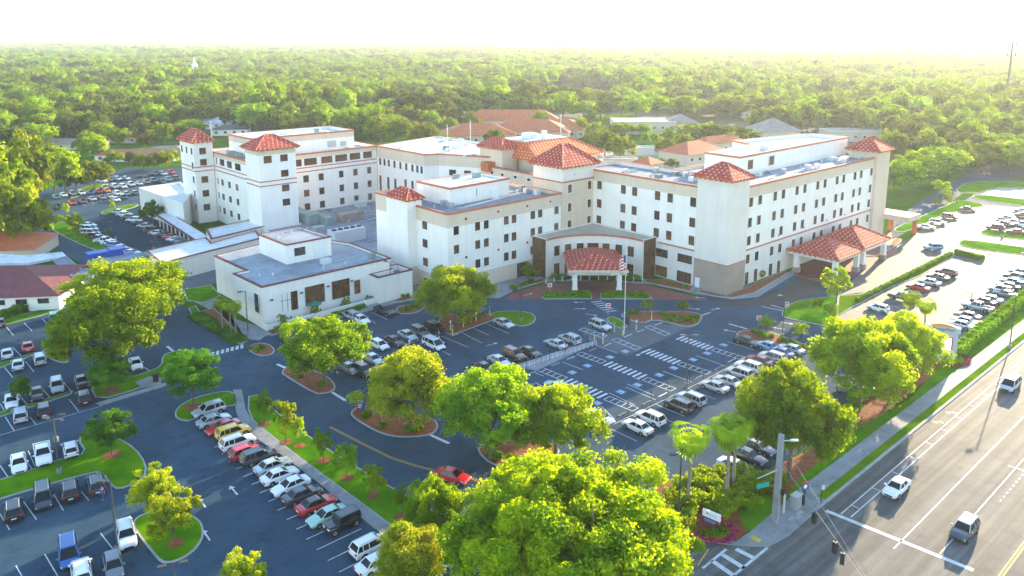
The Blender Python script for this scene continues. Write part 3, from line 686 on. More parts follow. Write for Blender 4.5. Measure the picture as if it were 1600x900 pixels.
# --- entrance wing: B facade, central tower, curved entrance hall
B = Bld('hospital_wing', 'five storey white entrance wing with big tiled square tower in its inner corner', 'building', 0, 20)
B.walls([(0, 8.6), (14, 8.6), (14, 45), (0, 45)], [(8.2, 'grey_wall'), (20.3, 'white_wall'), (23.1, 'tan_wall')], 'roof_grey')
B.band([(0, 19), (0, 8.6)], 8.2)
B.walls([(-11.2, 39.7), (.6, 39.7), (.6, 50), (-11.2, 50)], [(21, 'tan_wall'), (24.7, 'grey_wall')], None, name='tower', cornice=None, th=.3)
B.band([(-11.2, 50), (-11.2, 39.7), (.6, 39.7)], 21)
B.hip((-12.3, 1.7, 38.6, 51.2), 24.9, 29.6)
for z in (19.3, 14.6, 10.4):
    for v in (37.6, 29.9, 26.4, 19.6, 16, 9.7): B.win('u', 0, v, z, 1.55, 2.15)
for u in (-8.6, -1.5):
    for z in (18.9, 14.2, 9.9): B.win('v', 39.7, u, z+.3, 1.3, 2.1)
B.box('roof_edge_vent', 'black', -7, -6.8, 39.65, 39.7, 22.5, 22.7)
for v in (18, 11.3):
    B.win('u', 0, v, 5.8, 4.0, 2.0, n=3); B.win('u', 0, v, 1.4, 4.0, 2.6, n=3)
# curved hall: concave front between the two wings
P0, P1 = Vector((-21, 35)), Vector((-5, 19.5)); mid = (P0+P1)/2; nrm = Vector((.7, .71)).normalized(); ch_ = (P1-P0).length/2; sg = 5.2
rad = (ch_*ch_+sg*sg)/(2*sg); cen = mid-nrm*(rad-sg)
a0 = math.atan2(P0.y-cen.y, P0.x-cen.x); a1 = math.atan2(P1.y-cen.y, P1.x-cen.x)
arc = [(cen.x+rad*math.cos(a0+(a1-a0)*k/18), cen.y+rad*math.sin(a0+(a1-a0)*k/18)) for k in range(19)]
hall = arc+[(-.02, 19.5), (-.02, 39.68), (-21, 39.9)]
B.walls([(-20.99, 39.85)]+arc+[(-.03, 19.52), (-.03, 39.6)], [(9.5, 'grey_wall')], 'roof_tan', name='entrance_hall', par=.35, th=.25, cornice=None)
b = MB()
for i in range(18):
    a, c = Vector(arc[i]), Vector(arc[i+1]); n_ = Vector((c-a).normalized()); n_ = Vector((n_.y, -n_.x))
    b.prism([tuple(Vector((x[0]-0, x[1]-20))) for x in (a+n_*.14, c+n_*.14, c+n_*.003, a+n_*.003)], 9.05, 9.55, bottom=True)
b.build('cornice', 'terracotta', B.root)
for k in range(7):
    t = (k+.5)/7*.86+.07; th_ = a0+(a1-a0)*t; p = (cen.x+(rad-.05)*math.cos(th_), cen.y+(rad-.05)*math.sin(th_))
    wd = 2.7 if k == 3 else 1.7
    for z, h_ in ((6.1, 2.5), (1.6, 2.9)):
        B.win('x', p, None, z, wd, h_, rz=th_-R(90), n=1)
B.box('glass_corner', 'glass_brown', -21.08, -20.9, 35.3, 39.7, 0, 9.3)
B.box('glass_corner', 'glass_brown', -4.6, -.3, 19.40, 19.55, 0, 9.3)

# --- middle wing with small tower
M = Bld('hospital_wing', 'four storey white wing left of the main entrance with bare square tower and penthouse', 'building', -46, 40)
M.walls([(-46, 40), (-11.25, 40), (-11.25, 62), (-46, 62)], [(3.7, 'tan_wall'), (15.2, 'white_wall'), (18.5, 'tan_wall')], 'roof_grey')
M.walls([(-38.7, 48.5), (-19.8, 49.5), (-20.5, 61), (-39, 61)], [(21.9, 'white_wall')], 'roof_white', z0=17.7, name='penthouse', par=.4)
M.win('v', 48.95, -31.6, 19.8, 2.4, 1.9, glass='glass_dark')
for u in (-36.5, -26): M.box('door', 'frame_white', u, u+1.9, 48.5, 48.62+(u+38)*.052, 17.7, 19.9)
for z in (14.4, 10.2, 5.8):
    for u in (-43.7, -37.7, -35.2, -29.2, -26.8, -20.8, -18.4, -12.9):
        if z < 7 and u in (-43.7, -37.7, -35.2) and False: continue
        if z < 7 and u > -15: continue
        M.win('v', 40, u, z, 1.45, 1.95)
for z in (14.5, 10.3, 6, 1.3): M.win('u', -46, 48.3, z, 1.9, 1.9)
M.win('v', 40, -24.3, 1.7, 3.2, 3.6, n=3)
M.walls([(-48.4, 51.5), (-44.5, 51.5), (-44.5, 64.5), (-48.4, 64.5)], [(4.4, 'tan_wall'), (20.0, 'white_wall')], 'roof_grey', name='tower', par=.5)
M.hip((-49, -43.9, 50.9, 59.5), 20.1, 22.1)
M.box('tan_panel', 'tan_wall', -48.44, -48.405, 60, 64.5, 15.9, 19.6)
for u, z in ((-41, 7.9), (-31.6, 7.9), (-22.6, 8), (-41, 16.6), (-31.6, 16.8), (-22.6, 16.8), (-15, 16.8)):
    b = MB(); b.tube([(0, 0, 0), (0, -.15, 0)], .28, 10); o = b.build('red_strobe', 'sign_red' if u > -40 else 'black', M.root); o.location = (u+46, -.01, z)

# --- rear link and mansard block
L_ = Bld('hospital_link', 'low tan link block behind the central tower with small square windows', 'building', 0, 50)
L_.walls([(0, 50.1), (9, 50.1), (9, 64.6), (.5, 64.6), (.5, 84), (0, 84)], [(19, 'tan_wall')], 'roof_blue')
for v in (79, 74.5, 69, 63.5): L_.win('u', 0, v, 17.2, 1.3, .8, glass='glass_dark', n=0)
L_.walls([(1.2, 76), (7, 76), (7, 86), (1.2, 86)], [(24.2, 'tan_wall')], None, name='tower', cornice=None, th=.3, z0=10)
L_.hip((.4, 7.8, 75.2, 86.8), 24.4, 27)
D = Bld('hospital_block', 'block with steep orange mansard tile roof rising behind the central tower', 'building', 8, 66)
D.walls([(8, 66), (31, 66), (31, 88), (8, 88)], [(21.7, 'tan_wall')], None, cornice=None, th=.3)
D.hip((5, 33, 65, 90), 21.8, 26, tiles='tiles_orange', top=(7.5, 25.5, 72.5, 84), name='mansard_roof')
D.box('roof', 'roof_white', 8, 25, 73, 83.5, 26.01, 26.15)
D.box('cooling_unit', 'metal_light', 12, 15.5, 76, 79.5, 26.15, 27.8)
b = MB(); b.tube([(0, 0, 26), (0, 0, 28.6)], .9, 10); o = b.build('roof_fan', 'metal_light', D.root); o.location = (8, 8, 0)
b = MB(); b.tube([(0, 0, 26), (0, 0, 33)], .1, 6); o = b.build('antenna', 'metal_light', D.root); o.location = (15, 8, 0)

# --- left block with two towers
E_ = Bld('hospital_block', 'big white five storey block at left with two tile roofed towers and dark window strip', 'building', -55, 120)
E_.walls([(-54.7, 117), (-46, 117), (-46, 123), (-10.3, 124.4), (-10.3, 152), (-54.7, 152)], [(20.0, 'white_wall'), (21.5, 'tan_wall')], 'roof_blue')
E_.walls([(-50.3, 127.5), (-16.5, 127.5), (-16.5, 143), (-50.8, 143)], [(24.8, 'white_wall'), (26.8, 'tan_wall')], 'roof_white', z0=20.7, name='penthouse')
for z in (16.1, 17.3):
    E_.band([(-54.7, 145.2), (-54.7, 118)], z-.1, .28); E_.band([(-46, 123), (-10.3, 124.4)], z-.1, .28)
    E_.band([(-60.6, 157), (-60.6, 145.6), (-55, 145.6)], z-.1, .28); E_.band([(-56.8, 117.5), (-56.8, 109), (-46, 109)], z-.1, .28)
E_.walls([(-60.6, 145.6), (-54.9, 145.6), (-54.9, 157), (-60.6, 157)], [(24.8, 'white_wall')], None, name='tower', cornice=None, th=.3)
E_.hip((-61.4, -54.2, 144.8, 157.8), 25, 28.2)
E_.walls([(-56.8, 109), (-46, 109), (-46, 117.5), (-56.8, 117.5)], [(24.4, 'white_wall'), (26, 'tan_wall')], None, name='tower', cornice=None, th=.3)
E_.hip((-57.8, -45, 108, 118.5), 26.2, 29.4)
for v, z in ((155.5, 22), (151.5, 22), (147.4, 22), (147.4, 17.6), (147.4, 13.3), (147.4, 9), (147.4, 4.7)): E_.win('u', -60.6, v, z, 1.3, 2)
for z in (22, 18.6, 13.3, 9, 4.7): E_.win('v', 145.6, -58, z, 2, 2)
for z in (19, 12.7, 8.3, 3.9):
    E_.win('u', -54.7, 143.6, z, .9, 1.9)
    if z < 14:
        for v in (140.2, 135, 129.6): E_.win('u', -54.7, v, z, 1.9, 1.9)
for v, w_ in ((139.5, 3.5), (134, 3.5), (128, 4)): E_.win('u', -54.7, v, 18.9, w_, 2.0, n=3)
E_.win('v', 109, -54.2, 23.2, 2.3, 2)
for z in (23.2, 18.9, 14.8, 10.8): E_.win('v', 109, -49.5, z, 2.2, 1.9)
for u in (-36.5, -31.4, -24.4, -19.2, -14.1):
    for z in (13.8, 9.4, 5.2): E_.win('v', 123.38+(u+36.5)*.04, u, z, 2.9, 2.1)
for u, w_ in ((-38.5, 2.6), (-34.2, 4.2), (-28.6, 3.8), (-23.5, 4.2), (-18.5, 3.8), (-13.8, 3.2)): E_.win('v', 123.3+(u+36.5)*.04, u, 18.9, w_, 2.1, n=2)
E_.box('louvre', 'metal_grey', -26, -23, 127.4, 127.5, 22, 24); E_.box('louvre', 'metal_grey', -21.5, -19.5, 127.4, 127.5, 22, 23.5)
for k in range(3): E_.box('cooling_unit', 'machine_green', -53.5+k*.2, -51.6+k*.2, 131+k*3.2, 133.4+k*3.2, 20.75, 22.2)
for k in range(2): E_.win('u', -50.35, 140-k*4, 23, .8, 2.2, glass='glass_dark', n=0)

# --- connecting wing in the middle
F = Bld('hospital_wing', 'white connecting wing between the left block and the centre, row of nine small windows', 'building', -10, 98)
F.walls([(-10.2, 98.2), (-6, 96.5), (1.7, 80.5), (20, 84), (20, 132), (-10.2, 124.3)], [(17.9, 'white_wall'), (21.5, 'tan_wall')], 'roof_white', par=.5)
for v in (122.4, 119.9, 117.4, 114.2, 110.9, 107.7, 104.4, 101.8, 99.6): F.win('u', -10.2, v, 16.6, 1.2, 2.2)
for v in (122.6, 118, 114): F.win('u', -10.2, v, 9.0, 1.3, 6)
for v in (108.3, 104.6, 101): F.win('u', -10.2, v, 11.3, 1.3, 2.5)
dd = Vector((1.7+6, 80.5-96.5)).normalized(); ang_ = math.atan2(dd.y, dd.x)
for t in (4.5, 9.5): F.win('x', (-6+dd.x*t-.01, 96.5+dd.y*t), None, 16, 2.3, 1.8, rz=ang_)
F.box('roof_stair_cover', 'terracotta_orange', -1.6, 1.2, 79, 82.2, 17.6, 20.2)
rnd = random.Random(5)
for k in range(7):
    u, v = rnd.uniform(-5, 12), rnd.uniform(88, 110); F.box('duct', 'metal_light', u, u+rnd.uniform(1, 5), v, v+rnd.uniform(.6, 1.4), 21.01, 21.01+rnd.uniform(.5, 1.3))
b = MB()
for k in range(6):
    a = R(60*k); b.face([(0, 0, 0), (1.4*math.cos(a), -.5, 1.4*math.sin(a)), (1.4*math.cos(a+R(60)), -.5, 1.4*math.sin(a+R(60)))])
b.tube([(0, .1, -2), (0, .1, 0)], .1, 6); o = b.build('satellite_dish', 'roof_white', F.root); o.location = (17, 4, 23.4); o.rotation_euler = (0, 0, R(-42))
for (u, v, h_) in ((3, 104, 8), (-2, 108, 3.5), (0, 112, 3), (9, 100, 9)):
    b = MB(); b.tube([(0, 0, 0), (0, 0, h_)], .09, 6); o = b.build('antenna_mast', 'metal_light', F.root); o.location = (u+10, v-98, 21)

# --- dining pavilion and low annexes
G = Bld('pavilion', 'low white flat roofed pavilion with big dark windows and red trimmed roof edge', 'building', -84.3, 49)
G.walls([(-84.2, 49), (-54.6, 49.4), (-54.6, 66), (-60, 82), (-82.3, 77), (-81.7, 61.3), (-84.6, 61.3)], [(8.3, 'white_wall')], 'roof_blue', cornice='maroon', ch=.2, par=.35)
G.walls([(-73.1, 60.9), (-62.4, 61), (-63.5, 74), (-73.4, 73.5)], [(12.3, 'white_wall')], 'roof_blue', z0=7.9, name='penthouse', cornice='maroon', ch=.2, par=.2)
G.win('v', 60.93, -70, 10.3, 2.6, 1.8, glass='glass_dark', n=1); G.box('door', 'frame_white', -66.5, -64.6, 60.78, 60.93, 7.95, 10.1)
z3 = lambda x, y: (320+x/4.7375, 330+y/4.7375)
for (x, y, w_, h_) in ((612, 672, 4.4, 3.9), (815, 616, 4.4, 3.9), (1007, 574, 4.2, 3.9), (1128, 560, 1.5, 3)): G.pwin('v', 49.1, *z3(x, y), w_, h_, n=3 if w_ > 2 else 0, glass='glass_brown')
for (x, y, w_, h_) in ((292, 632, 2.2, 4.4), (385, 680, 1.9, 3.8)): G.pwin('u', -84.35, *z3(x, y), w_, h_, n=1, glass='glass_dark')
for (x, y) in ((493, 655), (713, 603), (911, 555), (1086, 515)):
    a, z = onplane(*z3(x, y), 'v', 49); b = MB(); b.box(-.25, .25, -.35, 0, -.12, .12); o = b.build('wall_lamp', 'black', G.root); o.location = (a+84.3, 0, z)
G.walls([(-60, 46), (-51.3, 46), (-51.3, 51.6), (-54.6, 51.6), (-54.6, 49.35), (-60, 49.3)], [(5.8, 'white_wall')], 'roof_grey', name='annex', cornice='maroon', ch=.15, par=1.2)
G.box('patio_floor', 'concrete', -84.2, -58.5, 47.2, 49, 0, .5)
b = MB(); q_ = G.q([(-84.6, 51.5), (-84.6, 46.9), (-58.5, 46.9)]); 
b.box(-.35, -.1, -2.1, 8.2, 0, 1.2); b.box(-.35, 25.8, -2.3, -2.05, 0, 1.2)
b.build('patio_wall', 'white_wall', G.root)
# mechanical roof in the middle court
H_ = Bld('plant_building', 'low service building with flat roof full of cooling machines in the courtyard', 'building', -60, 70)
H_.walls([(-54.5, 52), (-48.5, 52), (-48.5, 65), (-46.1, 65), (-46.1, 62.1), (-11.3, 62.1), (-.1, 64), (-.1, 84), (-6.2, 96.3), (-10.4, 98), (-10.4, 123), (-45.9, 122.9), (-45.9, 108.9), (-57, 108.9), (-57, 96), (-66, 90), (-63, 70), (-54.5, 66)], [(4.2, 'white_wall')], 'roof_grey', cornice=None, par=.4)
H_.box('white_roof_patch', 'roof_white', -62, -50, 67, 78, 3.85, 4.3)
def chiller(u0, u1, v0, v1, z0, z1, m, name='chiller', fans=0):
    o = H_.box(name, m, u0, u1, v0, v1, z0, z1)
    b = MB()
    for k in range(fans):
        uu = u0+(u1-u0)*(k+.5)/fans
        b.tube([(uu+60, (v0+v1)/2-70, z1), (uu+60, (v0+v1)/2-70, z1+.3)], min(v1-v0, (u1-u0)/fans)*.38, 10)
    if fans: b.build('fan', 'black', o)
    return o
def hcor(x, y, z=4): 
    return toL(*at(260+x/4.5, 190+y/4.5, z)[:2])
for (x0, y0, wd, dp, hh, m, fn) in [(960, 690, 14, 3.5, 2.8, 'machine_green', 0), (1080, 700, 12, 2, 2.2, 'machine_green', 0), (1290, 690, 7, 3, 2.4, 'machine_brown', 0), (1270, 830, 9, 4, 3.2, 'metal_light', 5), (1075, 770, 3, 1.6, 1.6, 'metal_grey', 0), (800, 705, 11, .3, 4, 'white_wall', 0), (1365, 590, 3, 3, 1.6, 'metal_light', 0)]:
    u, v = hcor(x0, y0)
    if wd > 10 and m != 'white_wall': chiller(u-dp/2, u+dp/2, v-wd/2, v+wd/2, 3.8, 3.8+hh, m, 'chiller', 0)
    elif m == 'white_wall': chiller(u-.2, u+.2, v-5, v+5, 3.8, 6.6, m, 'screen_wall', 0)
    else: chiller(u-wd/2, u+wd/2, v-dp/2, v+dp/2, 3.8, 3.8+hh, m, 'chiller', fn)
rnd = random.Random(8)
for k in range(16):
    u, v = rnd.uniform(-44, -14), rnd.uniform(66, 118); H_.box('pipe_run', 'metal_grey', u, u+rnd.uniform(.5, 5), v, v+rnd.uniform(.3, .9), 3.81, 3.81+rnd.uniform(.3, 1.0))
# service block left of the pavilion
N = Bld('service_building', 'low white service building with red roof trim beside the staff parking lot', 'building', -90, 75)
def lq(*P): return [toL(*at(x, y, z)[:2]) for x, y, z in P]
N.walls(lq((330, 373, 5), (418, 352, 5), (405, 340, 5), (322, 358, 5)), [(5, 'grey_wall')], 'roof_white', cornice='maroon', ch=.15, par=.3)
N.walls(lq((228, 392, 5), (252, 411, 5), (407, 372, 5), (400, 360, 5), (330, 380, 5), (322, 371, 5)), [(5, 'grey_wall')], 'roof_white', cornice='maroon', ch=.15, par=.3, name='wall')
N.box('roof_monitor', 'roof_white', -112, -98, 93, 96, 4.7, 6.2) if False else None
X_ = Bld('annex_building', 'white flat roofed annex with blank side wall next to the staff parking lot', 'building', -60, 160)
X_.walls(lq((217, 293, 8.5), (286, 318, 8.5), (300, 300, 8.5), (282, 284, 8.5)), [(8.5, 'white_wall')], 'roof_white', cornice=None)
# covered walkway with red roof
Y_ = Bld('covered_walkway', 'long covered walkway with red edged flat roof on pale posts by the staff lot', 'walkway', -80, 140)
pa, pb = Vector(at(254, 333, 3.6)[:2]), Vector(at(322, 376, 3.6)[:2]); la, lb = Vector(toL(*pa)), Vector(toL(*pb)); dw = (lb-la).normalized(); nw = Vector((-dw.y, dw.x))
P_ = [la-nw*1.8, lb-nw*1.8, lb+nw*1.8, la+nw*1.8]; P_ = Y_.q([tuple(p) for p in P_])
b = MB(); b.prism(ccw(P_), 3.3, 3.6, bottom=True); b.build('roof', 'roof_white', Y_.root)
b = MB(); b.ring(offset(ccw(P_), .15), offset(ccw(P_), .003), 3.2, 3.7); b.build('roof_edge', 'maroon', Y_.root)
for k in range(10):
    for s_ in (-1.5, 1.5):
        p = la.lerp(lb, (k+.5)/10)+nw*s_; b = MB(); b.box(-.13, .13, -.13, .13, 0, 3.3); o = b.build('post', 'white_wall', Y_.root); o.location = (p.x+80, p.y-140, 0)

# small roof equipment: vents, hatches, pipes
rq = random.Random(15)
def clutter(Bx, u0, u1, v0, v1, z, n):
    for k in range(n):
        u, v = rq.uniform(u0, u1), rq.uniform(v0, v1); t = rq.random()
        if t < .45:
            b = MB(); b.tube([(0, 0, 0), (0, 0, rq.uniform(.4, .9))], .16, 8); o = b.build('roof_vent', 'metal_light', Bx.root); o.location = (u-Bx.u0, v-Bx.v0, z)
        elif t < .8: Bx.box('air_unit', rq.choice(('metal_grey', 'metal_light', 'machine_green')), u, u+rq.uniform(.8, 2.2), v, v+rq.uniform(.8, 1.6), z, z+rq.uniform(.6, 1.3))
        else: Bx.box('roof_pipe', 'metal_grey', u, u+rq.uniform(2, 7), v, v+.18, z+.05, z+.22)
clutter(A, 22, 70, 3, 9, 22.31, 14); clutter(A, 26, 74, 13, 20, 26.41, 9); clutter(B, 1.5, 12, 12, 36, 22.31, 14)
clutter(M, -44, -40, 42, 50, 17.71, 4); clutter(M, -18, -13, 42, 60, 17.71, 8); clutter(M, -37, -22, 50, 59, 21.51, 4); clutter(G, -82, -56, 51, 58, 7.96, 10); clutter(G, -72, -64, 63, 72, 12.11, 4)
clutter(E_, -48, -20, 129, 141, 25.91, 8); clutter(E_, -44, -14, 124.6, 126.6, 20.71, 7); clutter(H_, -44, -13, 64, 120, 3.81, 40); clutter(F, -8, 18, 100, 122, 21.01, 14)
# --- porte cochere on the right wing
Q = Bld('drop_off_canopy', 'drop-off canopy with two joined tiled hip roofs on thick white columns, right wing', 'canopy', 33, -6)
Q.hip((26.6, 40, -12.2, 0.9), 5.3, 8.2); Q.hip((40.05, 55.5, -12.0, .9), 5.6, 8.9)
def beam(Bx, P, z0, z1, m='white_wall', t=.35):
    P = Bx.q(P); b = MB()
    b.ring(ccw(P), offset(ccw(P), -t), z0, z1); b.build('beam', m, Bx.root)
beam(Q, [(27.3, -11.4), (39.6, -11.4), (39.6, .9), (27.3, .9)], 4.2, 5.07); beam(Q, [(40.6, -11.2), (54.8, -11.2), (54.8, .9), (40.6, .9)], 4.2, 5.37)
for u, v in ((27.6, -11), (27.6, -1.5), (38.6, -11), (41.8, -11), (54.2, -10.8), (54.2, -1.5)):
    b = MB(); b.box(-.55, .55, -.55, .55, 1.2, 4.2); b.box(-.75, .75, -.75, .75, 0, 1.2, 1); o = b.build('column', ['white_wall', 'base_wall'], Q.root); o.location = (u-33, v+6, 0)
Q2 = Bld('side_entrance_canopy', 'small flat canopy on one pink column beyond the far tower', 'canopy', 84, -3)
Q2.box('roof', 'tan_wall', 80.5, 88.5, -6.5, 3, 4.6, 5.8); Q2.box('roof_edge', 'terracotta', 80.4, 88.6, -6.6, 3.1, 5.81, 6.0)
for u, v in ((87.5, -5.6), (87.5, 1)): Q2.box('column', 'terracotta_orange', u-.5, u+.5, v-.5, v+.5, 0, 4.6)
# --- main entrance canopy, square to the camera side
q1 = at(857+31.5, 460)[:2]
K = Bld('entrance_canopy', 'main entrance canopy, red tiled hip roof on two thick white front columns', 'canopy', 0, 0, ang=0., loc=(18.9, 172))
K.u0, K.v0 = 18.9, 172
K.hip((12.2, 25.4, 163.2, 179.6), 5.5, 8.0)
beam(K, [(13.2, 164.2), (24.4, 164.2), (24.4, 178.8), (13.2, 178.8)], 4.2, 5.27)
K.box('cream_fascia', 'tan_wall', 12.1, 25.5, 163.0, 163.14, 5.05, 5.6)
for x, y in ((13.9, 164.9), (23.7, 164.9), (13.9, 178), (23.7, 178)):
    b = MB(); b.box(-.5, .5, -.5, .5, 1.1, 4.2); b.box(-.6, .6, -.6, .6, 0, 1.1); o = b.build('column', 'white_wall', K.root); o.location = (x-18.9, y-172, 0)
for x in (13.6, 24.0):
    b = MB(); b.tube([(0, 0, 0), (0, -.1, 0)], .28, 10); o = b.build('round_emblem', 'terracotta', K.root); o.location = (x-18.9, 164.2-172-.01, 4.7)
def text(s_, size, mt, loc, rot, parent, depth=.03, name='lettering', align='CENTER'):
    cu = bpy.data.curves.new('text', 'FONT'); cu.body = s_; cu.size = size; cu.extrude = depth; cu.align_x = align; cu.resolution_u = 2
    t = bpy.data.objects.new('tmp', cu); C.objects.link(t)
    me = bpy.data.meshes.new_from_object(t); bpy.data.objects.remove(t); me.materials.clear(); me.materials.append(MATS[mt])
    o = bpy.data.objects.new(name, me); C.objects.link(o); o.parent = parent; o.location = loc; o.rotation_euler = rot
    return o
text('MAIN ENTRANCE', .75, 'metal_grey', (0, 164.15-172, 4.4), (R(90), 0, 0), K.root, .06)

# ------------------------------------------------------------------ vehicles
def loft(b, st, m=0):
    rings = []
    for (x, zb, zt, hw, sh) in st:
        rings.append([(x, -hw*.88, zb), (x, -hw, zb+.16), (x, -hw, zb+(zt-zb)*.62), (x, -hw*.93, zt-.05), (x, -hw*.80, zt), (x, 0, zt+sh),
                      (x, hw*.80, zt), (x, hw*.93, zt-.05), (x, hw, zb+(zt-zb)*.62), (x, hw, zb+.16), (x, hw*.88, zb)])
    n = len(rings[0])
    for i in range(len(rings)-1):
        for k in range(n):
            b.face([rings[i][k], rings[i][(k+1) % n], rings[i+1][(k+1) % n], rings[i+1][k]], m)
    b.face(rings[0], m); b.face(rings[-1][::-1], m)
SPEC = {
 'sedan': dict(L=4.85, W=.92, st=[(-2.42, .42, .80, .74, .0), (-2.36, .30, .96, .86, .01), (-1.9, .24, 1.02, .92, .01), (-1.2, .22, 1.0, .92, 0), (0, .22, .96, .92, 0), (1.0, .22, .98, .92, .02), (1.7, .24, .90, .91, .04), (2.2, .28, .78, .84, .03), (2.42, .38, .62, .70, 0)],
   cab=(1.15, -1.75, .30, -1.05, .96, 1.45, .80, .60), wx=(1.45, -1.42), wr=.33),
 'suv': dict(L=4.75, W=.95, st=[(-2.36, .48, 1.02, .82, 0), (-2.30, .34, 1.12, .92, 0), (-1.6, .30, 1.13, .95, 0), (0, .30, 1.08, .95, 0), (1.0, .30, 1.10, .95, .02), (1.75, .32, 1.03, .94, .04), (2.2, .36, .92, .88, .02), (2.38, .45, .75, .76, 0)],
   cab=(1.15, -2.28, .45, -1.90, 1.09, 1.70, .86, .66), wx=(1.45, -1.4), wr=.37, rails=1),
 'hatchback': dict(L=4.3, W=.90, st=[(-2.12, .42, .92, .76, 0), (-2.06, .30, 1.04, .86, 0), (-1.5, .25, 1.04, .90, 0), (0, .24, .98, .90, 0), (.95, .24, 1.0, .90, .02), (1.55, .26, .92, .89, .04), (1.98, .3, .80, .82, .02), (2.16, .4, .64, .68, 0)],
   cab=(1.15, -2.02, .35, -1.55, 1.0, 1.52, .80, .60), wx=(1.32, -1.28), wr=.32),
 'minivan': dict(L=5.1, W=.98, st=[(-2.55, .42, 1.0, .86, 0), (-2.5, .3, 1.1, .95, 0), (-1.5, .26, 1.1, .98, 0), (0, .26, 1.06, .98, 0), (1.4, .26, 1.04, .98, .02), (2.0, .3, .92, .94, .03), (2.4, .34, .80, .86, .02), (2.55, .42, .65, .74, 0)],
   cab=(1.75, -2.45, .75, -2.2, 1.05, 1.76, .90, .70), wx=(1.6, -1.5), wr=.35, rails=1),
 'pickup truck': dict(L=5.8, W=1.0, st=[(-.95, .42, 1.18, .97, 0), (0, .42, 1.15, .99, 0), (1.1, .42, 1.17, .99, .02), (2.0, .42, 1.12, .98, .04), (2.7, .45, 1.02, .94, .02), (2.88, .52, .85, .86, 0)],
   cab=(1.2, -.92, .55, -.75, 1.15, 1.86, .88, .70), wx=(1.85, -1.85), wr=.40, bed=1),
 'jeep': dict(L=4.6, W=.90, st=[(-2.1, .5, 1.15, .80, 0), (-2.05, .5, 1.18, .84, 0), (0, .5, 1.15, .84, 0), (.7, .5, 1.15, .80, 0), (1.9, .55, 1.10, .66, 0), (2.0, .6, .95, .60, 0)],
   cab=(.72, -2.02, .55, -1.98, 1.15, 1.85, .80, .74), wx=(1.4, -1.4), wr=.43, boxy=1),
}
CARMESH = {}
def car_meshes(kind):
    if kind in CARMESH: return CARMESH[kind]
    s = SPEC[kind]; out = {}
    b = MB(); loft(b, s['st'])
    if s.get('bed'):
        b.box(-2.88, -.96, -.99, -.90, .45, 1.16); b.box(-2.88, -.96, .90, .99, .45, 1.16); b.box(-2.92, -2.80, -.99, .99, .45, 1.15)
        b.box(-2.8, -.96, -.90, .90, .5, .72, 1); b.box(-3.0, -2.9, -.9, .9, .45, .62, 1)
    if s.get('boxy'):
        for x in s['wx']:
            for y in (-1, 1): b.box(x-.55, x+.55, y*.82-.14, y*.82+.14, .88, .97)
        b.tube([(-2.12, 0, 1.0), (-2.36, 0, 1.0)], .4, 14, 1); b.box(2.0, 2.15, -.8, .8, .5, .68, 1)
    for x in s['wx']:
        for y in (-1, 1):
            hw = s['W'] if not s.get('boxy') else .84
            b.tube([(x, y*(hw-.25), s['wr']), (x, y*(hw+.004), s['wr'])], s['wr']+.07, 16, 1)
    xr = s['st'][0][0] if not s.get('bed') else -2.92; xf = s['st'][-1][0]
    b.box(xr-.04, xr+.1, -s['W']*.78, s['W']*.78, .34 if not s.get('bed') else .5, .5 if not s.get('bed') else .6, 1)
    b.box(xf-.12, xf+.02, -s['W']*.5, s['W']*.5, .42, .62, 1)
    b.box(xr-.045, xr+.05, -.26, .26, .68, .80, 2)
    for y in (-1, 1):                                    # mirrors
        b.box(s['cab'][0]-.28, s['cab'][0]-.08, y*(s['W']+.08)-.09, y*(s['W']+.08)+.09, s['cab'][4]+.02, s['cab'][4]+.17)
    out['body'] = b.mesh('body', ['paint_white', 'black', 'frame_white'], True)
    a, r, ta, tr, z0, z1, hb, ht = s['cab']
    b = MB(); bp = [(r, -hb), (a, -hb), (a, hb), (r, hb)]; tp = [(tr, -ht), (ta, -ht), (ta, ht), (tr, ht)]
    for i in range(4):
        j = (i+1) % 4; b.face([(*bp[i], z0-.04), (*bp[j], z0-.04), (*tp[j], z1), (*tp[i], z1)])
    out['cabin_glass'] = b.mesh('cabin_glass', ['car_glass'])
    b = MB(); e = .04
    tp2 = [(tr-e, -ht-e), (ta+e, -ht-e), (ta+e, ht+e), (tr-e, ht+e)]
    mid = [(tr+.12, -ht+.10), (ta-.12, -ht+.10), (ta-.12, ht-.10), (tr+.12, ht-.10)]
    for i in range(4):
        j = (i+1) % 4
        b.face([(*tp2[i], z1-.03), (*tp2[j], z1-.03), (*tp2[j], z1+.012), (*tp2[i], z1+.012)])
        b.face([(*tp2[i], z1+.012), (*tp2[j], z1+.012), (*mid[j], z1+.05), (*mid[i], z1+.05)])
    b.face([(*p, z1+.05) for p in mid])
    for i in range(4): b.tube([(bp[i][0]*1.0, bp[i][1]*1.005, z0-.03), (tp[i][0], tp[i][1]*1.01, z1)], .055, 5)
    for x in ((ta+tr)/2+.02,) + (((tr+.45),) if (ta-tr) > 2 else ()):
        for y in (-1, 1): b.tube([(x*1.02+.02, y*hb*1.003, z0-.03), (x, y*ht*1.01, z1)], .045, 5)
    if s.get('rails'):
        for y in (-1, 1): b.tube([(tr+.1, y*(ht-.05), z1+.09), (ta-.2, y*(ht-.05), z1+.09)], .03, 5, 1)
    out['roof'] = b.mesh('roof', ['paint_white', 'metal_grey'])
    b = MB(); wr = s['wr']; b.tube([(0, -.13, 0), (0, .13, 0)], wr, 16, 0); b.tube([(0, -.135, 0), (0, .135, 0)], wr*.62, 10, 1)
    out['wheel'] = b.mesh('wheel', ['tyre', 'rim'])
    b = MB(); b.box(-.12, .04, -.2, .2, -.07, .07); out['headlight'] = b.mesh('headlight', ['headlight'])
    b = MB(); b.box(-.04, .1, -.14, .14, -.11, .11); out['taillight'] = b.mesh('taillight', ['taillight'])
    CARMESH[kind] = out
    return out
